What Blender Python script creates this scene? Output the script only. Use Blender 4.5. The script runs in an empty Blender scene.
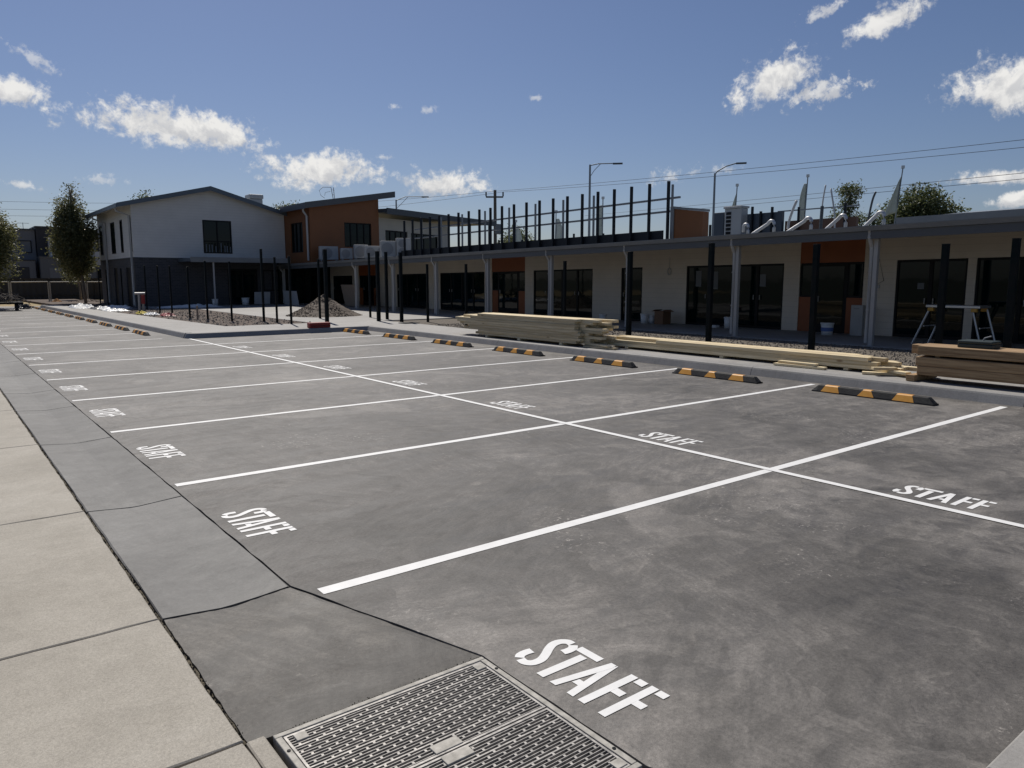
import bpy, bmesh, math, random
from mathutils import Vector, Matrix, noise as mnoise
C = bpy.context.scene.collection
RAD = math.radians
random.seed(7)

# ------------------------------------------------------------------ materials
def mat(name, col, rough=0.6, metal=0.0, col2=None, scale=3.0, detail=6.0, bump=0.0, bscale=40.0,
        spec=0.5, coords='Object', stretch=(1, 1, 1), lo=0.35, hi=0.65, obj_rand=0.0):
    m = bpy.data.materials.new(name); m.use_nodes = True
    nt = m.node_tree; N = nt.nodes; L = nt.links
    b = N['Principled BSDF']
    b.inputs['Base Color'].default_value = (*col, 1)
    b.inputs['Roughness'].default_value = rough
    b.inputs['Metallic'].default_value = metal
    b.inputs['Specular IOR Level'].default_value = spec
    tc = N.new('ShaderNodeTexCoord'); mp = N.new('ShaderNodeMapping'); mp.inputs['Scale'].default_value = stretch
    L.new(tc.outputs[coords], mp.inputs['Vector'])
    m['vec'] = 1
    out = None
    if col2 is not None:
        n = N.new('ShaderNodeTexNoise'); n.inputs['Scale'].default_value = scale; n.inputs['Detail'].default_value = detail
        n.inputs['Roughness'].default_value = 0.6
        L.new(mp.outputs[0], n.inputs['Vector'])
        r = N.new('ShaderNodeMapRange'); r.inputs[1].default_value = lo; r.inputs[2].default_value = hi
        L.new(n.outputs[0], r.inputs[0])
        x = N.new('ShaderNodeMix'); x.data_type = 'RGBA'
        x.inputs[6].default_value = (*col, 1); x.inputs[7].default_value = (*col2, 1)
        L.new(r.outputs[0], x.inputs[0])
        out = x.outputs[2]
    if obj_rand:
        oi = N.new('ShaderNodeObjectInfo'); mr = N.new('ShaderNodeMapRange')
        mr.inputs[3].default_value = 1 - obj_rand; mr.inputs[4].default_value = 1 + obj_rand
        L.new(oi.outputs['Random'], mr.inputs[0])
        v = N.new('ShaderNodeVectorMath'); v.operation = 'SCALE'
        if out is not None: L.new(out, v.inputs[0])
        else: v.inputs[0].default_value = col
        L.new(mr.outputs[0], v.inputs['Scale']); out = v.outputs[0]
    if out is not None: L.new(out, b.inputs['Base Color'])
    if bump:
        n2 = N.new('ShaderNodeTexNoise'); n2.inputs['Scale'].default_value = bscale; n2.inputs['Detail'].default_value = 5
        L.new(mp.outputs[0], n2.inputs['Vector'])
        bp = N.new('ShaderNodeBump'); bp.inputs['Strength'].default_value = bump; bp.inputs['Distance'].default_value = 0.01
        L.new(n2.outputs[0], bp.inputs['Height']); L.new(bp.outputs[0], b.inputs['Normal'])
    return m

def node_math(nt, op, a, b=None, c=None):
    n = nt.nodes.new('ShaderNodeMath'); n.operation = op
    for i, v in enumerate((a, b, c)):
        if v is None: continue
        if isinstance(v, (int, float)): n.inputs[i].default_value = v
        else: nt.links.new(v, n.inputs[i])
    return n.outputs[0]

def mixcol(nt, f, a, b, mode='MIX'):
    x = nt.nodes.new('ShaderNodeMix'); x.data_type = 'RGBA'; x.blend_type = mode
    for i, v in ((0, f), (6, a), (7, b)):
        if isinstance(v, (int, float)): x.inputs[i].default_value = v
        elif isinstance(v, tuple): x.inputs[i].default_value = (*v, 1)
        else: nt.links.new(v, x.inputs[i])
    return x.outputs[2]

def noise_node(nt, vec, scale, detail=6, rough=0.6, dist=0.0):
    n = nt.nodes.new('ShaderNodeTexNoise')
    n.inputs['Scale'].default_value = scale; n.inputs['Detail'].default_value = detail
    n.inputs['Roughness'].default_value = rough; n.inputs['Distortion'].default_value = dist
    nt.links.new(vec, n.inputs['Vector'])
    return n.outputs[0]

def rng(nt, v, a, b, c=0.0, d=1.0, smooth=False):
    r = nt.nodes.new('ShaderNodeMapRange')
    if smooth: r.interpolation_type = 'SMOOTHSTEP'
    for i, q in ((1, a), (2, b), (3, c), (4, d)): r.inputs[i].default_value = q
    nt.links.new(v, r.inputs[0]); return r.outputs[0]

def concrete(name, c_dark, c_mid, c_light, rough=(0.5, 0.75), trowel=1.0, grain=0.25, speck=0.0, bumpd=0.004, spec=0.5, seed=0.0, pits=0.0, gs=1.0, spill=0.0):
    """trowelled concrete: cloudy tone, arcs left by the trowel, fine grain, pits"""
    m = bpy.data.materials.new(name); m.use_nodes = True
    nt = m.node_tree; N = nt.nodes; L = nt.links; b = N['Principled BSDF']
    tc = N.new('ShaderNodeTexCoord'); mp = N.new('ShaderNodeMapping'); mp.inputs['Location'].default_value = (seed, seed * 1.7, 0)
    L.new(tc.outputs['Object'], mp.inputs['Vector']); V = mp.outputs[0]
    big = noise_node(nt, V, 0.42, 7, 0.62, 0.6)
    med = noise_node(nt, V, 1.7, 8, 0.66, 1.6 * trowel)
    # long swept arcs: noise squeezed along a direction that itself wanders
    w1 = noise_node(nt, V, 0.8, 3, 0.5)
    ms = N.new('ShaderNodeMapping'); ms.inputs['Rotation'].default_value = (0, 0, 0.5); ms.inputs['Scale'].default_value = (0.7, 4.5, 1)
    L.new(V, ms.inputs['Vector'])
    va = N.new('ShaderNodeVectorMath'); va.operation = 'ADD'; vs = N.new('ShaderNodeVectorMath'); vs.operation = 'SCALE'
    cb = N.new('ShaderNodeCombineXYZ'); L.new(w1, cb.inputs[0]); L.new(med, cb.inputs[1])
    L.new(cb.outputs[0], vs.inputs[0]); vs.inputs['Scale'].default_value = 3.4
    L.new(ms.outputs[0], va.inputs[0]); L.new(vs.outputs[0], va.inputs[1])
    arcs = noise_node(nt, va.outputs[0], 1.3, 8, 0.62, 0.3)
    # patches left by successive trowel passes, each with its own direction and tone
    wv = N.new('ShaderNodeTexNoise'); wv.inputs['Scale'].default_value = 1.3; wv.inputs['Detail'].default_value = 4; L.new(V, wv.inputs['Vector'])
    wsub = N.new('ShaderNodeVectorMath'); wsub.operation = 'SCALE'; wsub.inputs['Scale'].default_value = 1.1; L.new(wv.outputs['Color'], wsub.inputs[0])
    wadd = N.new('ShaderNodeVectorMath'); wadd.operation = 'ADD'; L.new(V, wadd.inputs[0]); L.new(wsub.outputs[0], wadd.inputs[1])
    flatv = N.new('ShaderNodeVectorMath'); flatv.operation = 'MULTIPLY'; flatv.inputs[1].default_value = (1,1,0); L.new(wadd.outputs[0], flatv.inputs[0])
    vp = N.new('ShaderNodeTexVoronoi'); vp.inputs['Scale'].default_value = 0.85; L.new(flatv.outputs[0], vp.inputs['Vector'])
    sepc = N.new('ShaderNodeSeparateColor'); L.new(vp.outputs['Color'], sepc.inputs[0])
    vr_ = N.new('ShaderNodeVectorRotate'); vr_.rotation_type = 'Z_AXIS'; ws2 = N.new('ShaderNodeVectorMath'); ws2.operation = 'SCALE'; ws2.inputs['Scale'].default_value = 0.16; L.new(wv.outputs['Color'], ws2.inputs[0])
    wa2 = N.new('ShaderNodeVectorMath'); wa2.operation = 'ADD'; L.new(V, wa2.inputs[0]); L.new(ws2.outputs[0], wa2.inputs[1])
    L.new(wa2.outputs[0], vr_.inputs['Vector']); L.new(node_math(nt,'MULTIPLY',sepc.outputs[0],6.283), vr_.inputs['Angle'])
    mst = N.new('ShaderNodeMapping'); mst.inputs['Scale'].default_value = (1.8, 11, 1); L.new(vr_.outputs[0], mst.inputs['Vector'])
    swipe = noise_node(nt, mst.outputs[0], 1.5, 7, 0.72, 0.25)
    patch = node_math(nt, 'ADD', rng(nt, sepc.outputs[1], 0, 1, -0.022, 0.022), rng(nt, swipe, 0.3, 0.7, -0.045, 0.045))
    fine = noise_node(nt, V, 55*gs, 4, 0.7)
    vfine = noise_node(nt, V, 260*gs**.5, 2, 0.6)
    t = node_math(nt, 'ADD', node_math(nt, 'MULTIPLY', big, 0.40), node_math(nt, 'MULTIPLY', med, 0.27))
    t = node_math(nt, 'ADD', t, node_math(nt, 'MULTIPLY', arcs, 0.33)); t = node_math(nt, 'ADD', t, node_math(nt, 'MULTIPLY', patch, trowel))
    t = node_math(nt, 'ADD', t, rng(nt, noise_node(nt, V, 7.5, 8, 0.75, 0.5), 0.3, 0.7, -0.04, 0.04))
    lo = rng(nt, t, 0.375, 0.515); hi = rng(nt, t, 0.515, 0.66)
    col = mixcol(nt, lo, c_dark, c_mid); col = mixcol(nt, hi, col, c_light)
    if spill:   # pale cement spills and dark damp marks with an edge of their own
        sn_ = noise_node(nt, V, 0.62, 5, 0.55, 0.9)
        col = mixcol(nt, rng(nt, sn_, 0.60, 0.64, 0, spill), col, tuple(min(1, v*1.35) for v in c_light))
        sd_ = noise_node(nt, wadd.outputs[0], 0.5, 5, 0.6, 0.4)
        col = mixcol(nt, rng(nt, sd_, 0.585, 0.62, 0, spill*1.1), col, tuple(v*0.8 for v in c_dark))
    if speck:   # chalky scuffs in drifts
        drift = rng(nt, noise_node(nt, V, 0.9, 5, 0.65, 0.8), 0.54, 0.72)
        sp = rng(nt, noise_node(nt, V, 26, 6, 0.75, 0.6), 0.56, 0.68)
        col = mixcol(nt, node_math(nt, 'MULTIPLY', node_math(nt, 'MULTIPLY', drift, sp), speck), col, tuple(min(1, v * 2.4) for v in c_light))
    g = rng(nt, node_math(nt, 'ADD', node_math(nt, 'MULTIPLY', fine, 0.5), node_math(nt, 'MULTIPLY', vfine, 0.5)), 0.3, 0.7, 1 - grain, 1 + grain)
    sc = N.new('ShaderNodeVectorMath'); sc.operation = 'SCALE'; L.new(col, sc.inputs[0]); L.new(g, sc.inputs['Scale'])
    colr = sc.outputs[0]
    if pits:
        vo = N.new('ShaderNodeTexVoronoi'); vo.inputs['Scale'].default_value = 9; L.new(V, vo.inputs['Vector'])
        pm = rng(nt, vo.outputs['Distance'], 0.02, 0.05, pits, 0.0)
        gate = rng(nt, noise_node(nt, V, 3.1, 2, 0.5), 0.58, 0.6)
        colr = mixcol(nt, node_math(nt, 'MULTIPLY', pm, gate), colr, (0.02, 0.018, 0.015))
    L.new(colr, b.inputs['Base Color'])
    L.new(rng(nt, arcs, 0.3, 0.7, rough[0], rough[1]), b.inputs['Roughness'])
    b.inputs['Specular IOR Level'].default_value = spec
    h = node_math(nt, 'ADD', node_math(nt, 'MULTIPLY', arcs, 0.9), node_math(nt, 'MULTIPLY', fine, 0.22))
    bp = N.new('ShaderNodeBump'); bp.inputs['Strength'].default_value = 0.7; bp.inputs['Distance'].default_value = bumpd
    L.new(h, bp.inputs['Height']); L.new(bp.outputs[0], b.inputs['Normal'])
    return m

def cladding(name, col, pitch=0.15, rough=0.55, line=0.75):
    """weatherboards: fine shadow grooves every `pitch` metres of height"""
    m = bpy.data.materials.new(name); m.use_nodes = True
    nt = m.node_tree; N = nt.nodes; L = nt.links; b = N['Principled BSDF']
    g = N.new('ShaderNodeNewGeometry'); s = N.new('ShaderNodeSeparateXYZ'); L.new(g.outputs['Position'], s.inputs[0])
    fr = node_math(nt, 'FRACT', node_math(nt, 'DIVIDE', s.outputs['Z'], pitch))
    gr = rng(nt, fr, 0.0, 0.12, line, 1.0)
    n = rng(nt, noise_node(nt, g.outputs['Position'], 1.3, 6, 0.6), 0.3, 0.7, 0.94, 1.05)
    v = N.new('ShaderNodeVectorMath'); v.operation = 'SCALE'; v.inputs[0].default_value = col
    L.new(node_math(nt, 'MULTIPLY', gr, n), v.inputs['Scale']); L.new(v.outputs[0], b.inputs['Base Color'])
    b.inputs['Roughness'].default_value = rough
    bp = N.new('ShaderNodeBump'); bp.inputs['Distance'].default_value = 0.012; L.new(gr, bp.inputs['Height']); L.new(bp.outputs[0], b.inputs['Normal'])
    return m

def brick(name, c1, c2, mortar):
    m = bpy.data.materials.new(name); m.use_nodes = True
    nt = m.node_tree; N = nt.nodes; L = nt.links; b = N['Principled BSDF']
    g = N.new('ShaderNodeNewGeometry'); s = N.new('ShaderNodeSeparateXYZ'); L.new(g.outputs['Position'], s.inputs[0])
    cb = N.new('ShaderNodeCombineXYZ'); L.new(node_math(nt, 'ADD', s.outputs['X'], s.outputs['Y']), cb.inputs[0]); L.new(s.outputs['Z'], cb.inputs[1])
    t = N.new('ShaderNodeTexBrick'); t.inputs['Scale'].default_value = 1.0
    t.inputs['Brick Width'].default_value = 0.24; t.inputs['Row Height'].default_value = 0.086; t.inputs['Mortar Size'].default_value = 0.008
    t.inputs['Color1'].default_value = (*c1, 1); t.inputs['Color2'].default_value = (*c2, 1); t.inputs['Mortar'].default_value = (*mortar, 1)
    L.new(cb.outputs[0], t.inputs['Vector']); L.new(t.outputs['Color'], b.inputs['Base Color'])
    b.inputs['Roughness'].default_value = 0.8
    return m

def timber(name, c1, c2, c3):
    m = bpy.data.materials.new(name); m.use_nodes = True
    nt = m.node_tree; N = nt.nodes; L = nt.links; b = N['Principled BSDF']
    tc = N.new('ShaderNodeTexCoord'); oi = N.new('ShaderNodeObjectInfo')
    off = N.new('ShaderNodeVectorMath'); off.operation = 'ADD'
    cb = N.new('ShaderNodeCombineXYZ')
    L.new(node_math(nt, 'MULTIPLY', oi.outputs['Random'], 37.0), cb.inputs[0]); L.new(node_math(nt, 'MULTIPLY', oi.outputs['Random'], 91.0), cb.inputs[1])
    L.new(tc.outputs['Object'], off.inputs[0]); L.new(cb.outputs[0], off.inputs[1])
    mp = N.new('ShaderNodeMapping'); mp.inputs['Scale'].default_value = (14, 0.55, 14); L.new(off.outputs[0], mp.inputs['Vector'])
    gr = noise_node(nt, mp.outputs[0], 1.6, 6, 0.65, 1.2)
    col = mixcol(nt, rng(nt, gr, 0.38, 0.60), c1, c2)
    kn = N.new('ShaderNodeTexVoronoi'); kn.inputs['Scale'].default_value = 1.0
    mk = N.new('ShaderNodeMapping'); mk.inputs['Scale'].default_value = (5, 1.6, 5); L.new(off.outputs[0], mk.inputs['Vector']); L.new(mk.outputs[0], kn.inputs['Vector'])
    col = mixcol(nt, rng(nt, kn.outputs['Distance'], 0.06, 0.13, 0.8, 0.0), col, c3)
    v = N.new('ShaderNodeVectorMath'); v.operation = 'SCALE'; L.new(col, v.inputs[0])
    L.new(rng(nt, oi.outputs['Random'], 0, 1, 0.72, 1.15), v.inputs['Scale']); L.new(v.outputs[0], b.inputs['Base Color'])
    b.inputs['Roughness'].default_value = 0.75
    return m

def leaf_mat(name, c1, c2, c3):
    m = bpy.data.materials.new(name); m.use_nodes = True
    nt = m.node_tree; N = nt.nodes; L = nt.links; b = N['Principled BSDF']
    g = N.new('ShaderNodeNewGeometry')
    col = mixcol(nt, rng(nt, g.outputs['Random Per Island'], 0.0, 0.6), c1, c2)
    col = mixcol(nt, rng(nt, g.outputs['Random Per Island'], 0.8, 1.0), col, c3)
    L.new(col, b.inputs['Base Color']); b.inputs['Roughness'].default_value = 0.5
    b.inputs['Transmission Weight'].default_value = 0.0
    tr = N.new('ShaderNodeBsdfTranslucent'); L.new(col, tr.inputs[0])
    mx = N.new('ShaderNodeMixShader'); mx.inputs[0].default_value = 0.42
    L.new(b.outputs[0], mx.inputs[1]); L.new(tr.outputs[0], mx.inputs[2])
    L.new(mx.outputs[0], N['Material Output'].inputs[0])
    return m

M = {}
M['lot'] = concrete('charcoal_concrete', (0.043, 0.039, 0.034), (0.103, 0.095, 0.086), (0.225, 0.208, 0.188), rough=(0.55, 0.78), speck=1.0, grain=0.58, bumpd=0.005, pits=0.7, spill=0.24)
M['pit'] = concrete('charcoal_concrete_apron', (0.040, 0.036, 0.031), (0.090, 0.083, 0.073), (0.19, 0.176, 0.155), rough=(0.6, 0.8), speck=0.7, grain=0.42, bumpd=0.005, seed=4.3, pits=0.5)
M['dish'] = concrete('grey_concrete', (0.085, 0.082, 0.077), (0.140, 0.136, 0.128), (0.21, 0.204, 0.192), rough=(0.6, 0.8), trowel=0.7, speck=0.4, bumpd=0.003, seed=9.1)
M['path'] = concrete('broomed_concrete', (0.275, 0.250, 0.207), (0.36, 0.331, 0.28), (0.44, 0.41, 0.356), rough=(0.75, 0.9), trowel=0.4, grain=0.42, bumpd=0.003, seed=2.2, pits=0.9, gs=2.2)
M['kerb'] = concrete('kerb_concrete', (0.20, 0.195, 0.185), (0.27, 0.262, 0.25), (0.33, 0.32, 0.31), rough=(0.65, 0.8), trowel=0.4, bumpd=0.003, seed=6.2)
M['slab'] = concrete('pale_concrete', (0.22, 0.21, 0.195), (0.29, 0.28, 0.262), (0.36, 0.35, 0.33), rough=(0.65, 0.85), trowel=0.5, speck=0.2, bumpd=0.004, seed=12.2)
M['dirt_joint'] = mat('joint_dirt', (0.015, 0.013, 0.010), 0.95, col2=(0.06, 0.05, 0.035), scale=40)
M['ground'] = mat('dry_ground', (0.045, 0.05, 0.028), 0.95, col2=(0.085, 0.08, 0.05), scale=0.6, bump=0.6, bscale=15)
M['verge'] = mat('dry_grass', (0.24, 0.18, 0.08), 0.95, col2=(0.38, 0.30, 0.16), scale=1.2, bump=0.8, bscale=20)
M['soil'] = mat('garden_soil', (0.05, 0.036, 0.027), 0.95, col2=(0.15, 0.11, 0.085), scale=6, bump=1.0, bscale=18)
M['gravelbed'] = mat('gravel_bed', (0.06, 0.05, 0.04), 0.95, col2=(0.18, 0.155, 0.125), scale=22, bump=1.0, bscale=30)
def stone_mat(ca=(0.075, 0.062, 0.05), cb_=(0.26, 0.225, 0.185)):
    m = bpy.data.materials.new('gravel_stone'); m.use_nodes = True
    nt = m.node_tree; b = nt.nodes['Principled BSDF']; g = nt.nodes.new('ShaderNodeNewGeometry')
    col = mixcol(nt, g.outputs['Random Per Island'], ca, cb_)
    nt.links.new(col, b.inputs['Base Color']); b.inputs['Roughness'].default_value = 0.85
    return m
M['stone'] = stone_mat()
M['mound'] = stone_mat((0.075, 0.055, 0.04), (0.25, 0.20, 0.15))
def paint_mat():
    m = bpy.data.materials.new('road_paint'); m.use_nodes = True
    nt = m.node_tree; N = nt.nodes; L = nt.links; b = N['Principled BSDF']
    tc = N.new('ShaderNodeTexCoord')
    n = rng(nt, noise_node(nt, tc.outputs['Object'], 9, 8, 0.7), 0.35, 0.7, 0.88, 1.0)
    w = rng(nt, noise_node(nt, tc.outputs['Object'], 90, 3, 0.7), 0.62, 0.75, 1.0, 0.8)
    v = N.new('ShaderNodeVectorMath'); v.operation = 'SCALE'; v.inputs[0].default_value = (0.82, 0.815, 0.795)
    L.new(node_math(nt, 'MULTIPLY', n, w), v.inputs['Scale']); L.new(v.outputs[0], b.inputs['Base Color']); b.inputs['Roughness'].default_value = 0.6
    return m
M['paint'] = paint_mat()
M['rubber'] = mat('black_rubber', (0.014, 0.014, 0.015), 0.65, col2=(0.03, 0.03, 0.03), scale=14, bump=0.25, bscale=60, spec=0.25)
M['yellow'] = mat('yellow_panel', (0.62, 0.27, 0.02), 0.5, col2=(0.70, 0.33, 0.04), scale=10)
M['galv'] = mat('galvanised_steel', (0.22, 0.212, 0.20), 0.55, 0.3, col2=(0.42, 0.40, 0.375), scale=30, bump=0.1)
M['galv_dull'] = mat('dull_galvanised_steel', (0.27, 0.258, 0.23), 0.7, 0.2, col2=(0.44, 0.42, 0.38), scale=25)
M['pitdark'] = mat('drain_dark', (0.012, 0.011, 0.010), 0.95)
M['black_steel'] = mat('black_steel', (0.000, 0.006, 0.007), 0.55, 0.0, col2=(0.010, 0.010, 0.011), scale=5, spec=0.12)
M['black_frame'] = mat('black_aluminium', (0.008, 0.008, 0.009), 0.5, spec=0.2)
M['screen_steel'] = mat('charcoal_steel', (0.010, 0.012, 0.016), 0.5, 0.0, col2=(0.015, 0.018, 0.023), scale=3, spec=0.2)
M['grey_steel'] = mat('grey_steel', (0.20, 0.21, 0.22), 0.45, 0.3)
M['gutter'] = mat('gutter_metal', (0.15, 0.16, 0.17), 0.4, 0.2, col2=(0.18, 0.19, 0.20), scale=2)
M['fascia'] = mat('fascia_metal', (0.085, 0.09, 0.097), 0.5, 0.1)
M['dark_fascia'] = mat('dark_fascia', (0.05, 0.06, 0.07), 0.5)
M['blue_fascia'] = mat('slate_fascia', (0.10, 0.125, 0.15), 0.45, 0.2)
M['column'] = mat('painted_column', (0.36, 0.355, 0.34), 0.5)
M['pipe'] = mat('painted_downpipe', (0.39, 0.385, 0.37), 0.4)
M['cream'] = cladding('cream_cladding', (0.64, 0.57, 0.475), 0.16, line=0.85)
M['white_clad'] = cladding('white_cladding', (0.62, 0.60, 0.565), 0.15, line=0.80)
M['cream_far'] = cladding('pale_cladding', (0.52, 0.47, 0.39), 0.3, line=0.92)
M['orange'] = mat('rust_orange_panel', (0.19, 0.066, 0.016), 0.55, col2=(0.21, 0.074, 0.019), scale=1.5)
M['rust'] = mat('dark_orange_panel', (0.24, 0.064, 0.014), 0.55, col2=(0.27, 0.074, 0.018), scale=1.5)
M['brick'] = brick('charcoal_brick', (0.055, 0.055, 0.06), (0.035, 0.035, 0.04), (0.085, 0.083, 0.083))
M['soffit'] = mat('soffit_sheet', (0.55, 0.53, 0.49), 0.6)
def glass_mat():
    m = bpy.data.materials.new('dark_glass'); m.use_nodes = True
    nt = m.node_tree; b = nt.nodes['Principled BSDF']
    b.inputs['Base Color'].default_value = (0.000, 0.007, 0.008, 1); b.inputs['Roughness'].default_value = 0.03
    b.inputs['Specular IOR Level'].default_value = 0.25
    g = nt.nodes.new('ShaderNodeNewGeometry')
    bp = nt.nodes.new('ShaderNodeBump'); bp.inputs['Distance'].default_value = 0.004; bp.inputs['Strength'].default_value = 0.4
    nt.links.new(noise_node(nt, g.outputs['Position'], 1.5, 2, 0.5), bp.inputs['Height']); nt.links.new(bp.outputs[0], b.inputs['Normal'])
    return m
M['glass'] = glass_mat()
M['blind'] = mat('blind_cloth', (0.16, 0.17, 0.18), 0.8)
M['roofing'] = mat('roof_sheet', (0.30, 0.32, 0.33), 0.4, 0.4)
M['white'] = mat('white_enamel', (0.34, 0.34, 0.33), 0.5, col2=(0.40, 0.395, 0.385), scale=3)
M['fan'] = mat('fan_grille', (0.24, 0.24, 0.243), 0.6)
M['shiny'] = mat('silver_duct', (0.50, 0.50, 0.50), 0.45, 0.5, bump=0.4, bscale=25)
M['conduit'] = mat('grey_conduit', (0.42, 0.43, 0.44), 0.5)
M['plant_blue'] = mat('slate_panel', (0.045, 0.06, 0.08), 0.5)
M['plant_grey'] = mat('pale_grey_panel', (0.36, 0.37, 0.37), 0.5)
M['flag'] = mat('sun_bleached_cloth', (0.50, 0.52, 0.42), 0.85, col2=(0.62, 0.64, 0.55), scale=4)
M['pine'] = timber('pale_pine', (0.58, 0.45, 0.25), (0.76, 0.64, 0.42), (0.26, 0.15, 0.06))
M['beam'] = timber('brown_timber', (0.25, 0.15, 0.07), (0.46, 0.31, 0.165), (0.10, 0.05, 0.022))
M['case'] = mat('dark_green_plastic', (0.022, 0.035, 0.034), 0.5)
M['alu'] = mat('aluminium', (0.55, 0.55, 0.54), 0.35, 0.7)
M['ochre'] = mat('ochre_plastic', (0.55, 0.30, 0.05), 0.5)
M['plastic_white'] = mat('white_plastic', (0.72, 0.72, 0.71), 0.5)
M['plastic_blue'] = mat('blue_label', (0.08, 0.14, 0.35), 0.5)
M['carton'] = mat('brown_carton', (0.20, 0.11, 0.06), 0.8)
M['plaster'] = mat('plasterboard', (0.52, 0.52, 0.52), 0.8)
M['ply'] = mat('particle_board', (0.26, 0.20, 0.15), 0.8, col2=(0.32, 0.25, 0.19), scale=20)
M['red'] = mat('red_plastic', (0.28, 0.022, 0.02), 0.5)
M['sheet'] = mat('white_plastic_sheet', (0.70, 0.70, 0.68), 0.35)
M['tarp'] = mat('black_plastic_sheet', (0.02, 0.02, 0.02), 0.4)
M['yellow_bag'] = mat('yellow_bag', (0.62, 0.50, 0.06), 0.6)
M['colorbond'] = mat('dark_sheet_fence', (0.022, 0.022, 0.024), 0.55)
M['house_grey'] = mat('grey_render', (0.16, 0.165, 0.18), 0.8)
M['house_dark'] = mat('dark_cladding', (0.035, 0.036, 0.042), 0.7)
M['house_mid'] = mat('mid_grey_render', (0.12, 0.125, 0.135), 0.8)
M['house_white'] = mat('pale_render', (0.45, 0.46, 0.48), 0.8)
M['bark'] = mat('bark', (0.16, 0.13, 0.10), 0.9, col2=(0.24, 0.20, 0.16), scale=12)
M['leaf_a'] = leaf_mat('olive_leaves', (0.10, 0.105, 0.04), (0.165, 0.165, 0.07), (0.27, 0.25, 0.12))
M['leaf_b'] = leaf_mat('gum_leaves', (0.075, 0.095, 0.036), (0.125, 0.145, 0.058), (0.19, 0.20, 0.09))
M['wood_pole'] = mat('weathered_pole', (0.14, 0.12, 0.10), 0.85)
M['lamp_grey'] = mat('lamp_steel', (0.22, 0.24, 0.26), 0.5, 0.4)
M['cable'] = mat('cable', (0.06, 0.06, 0.065), 0.6)
M['scrap'] = mat('scrap_brown', (0.10, 0.085, 0.07), 0.9, col2=(0.20, 0.17, 0.14), scale=9)
M['notice'] = mat('paper', (0.60, 0.60, 0.57), 0.9)

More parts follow.
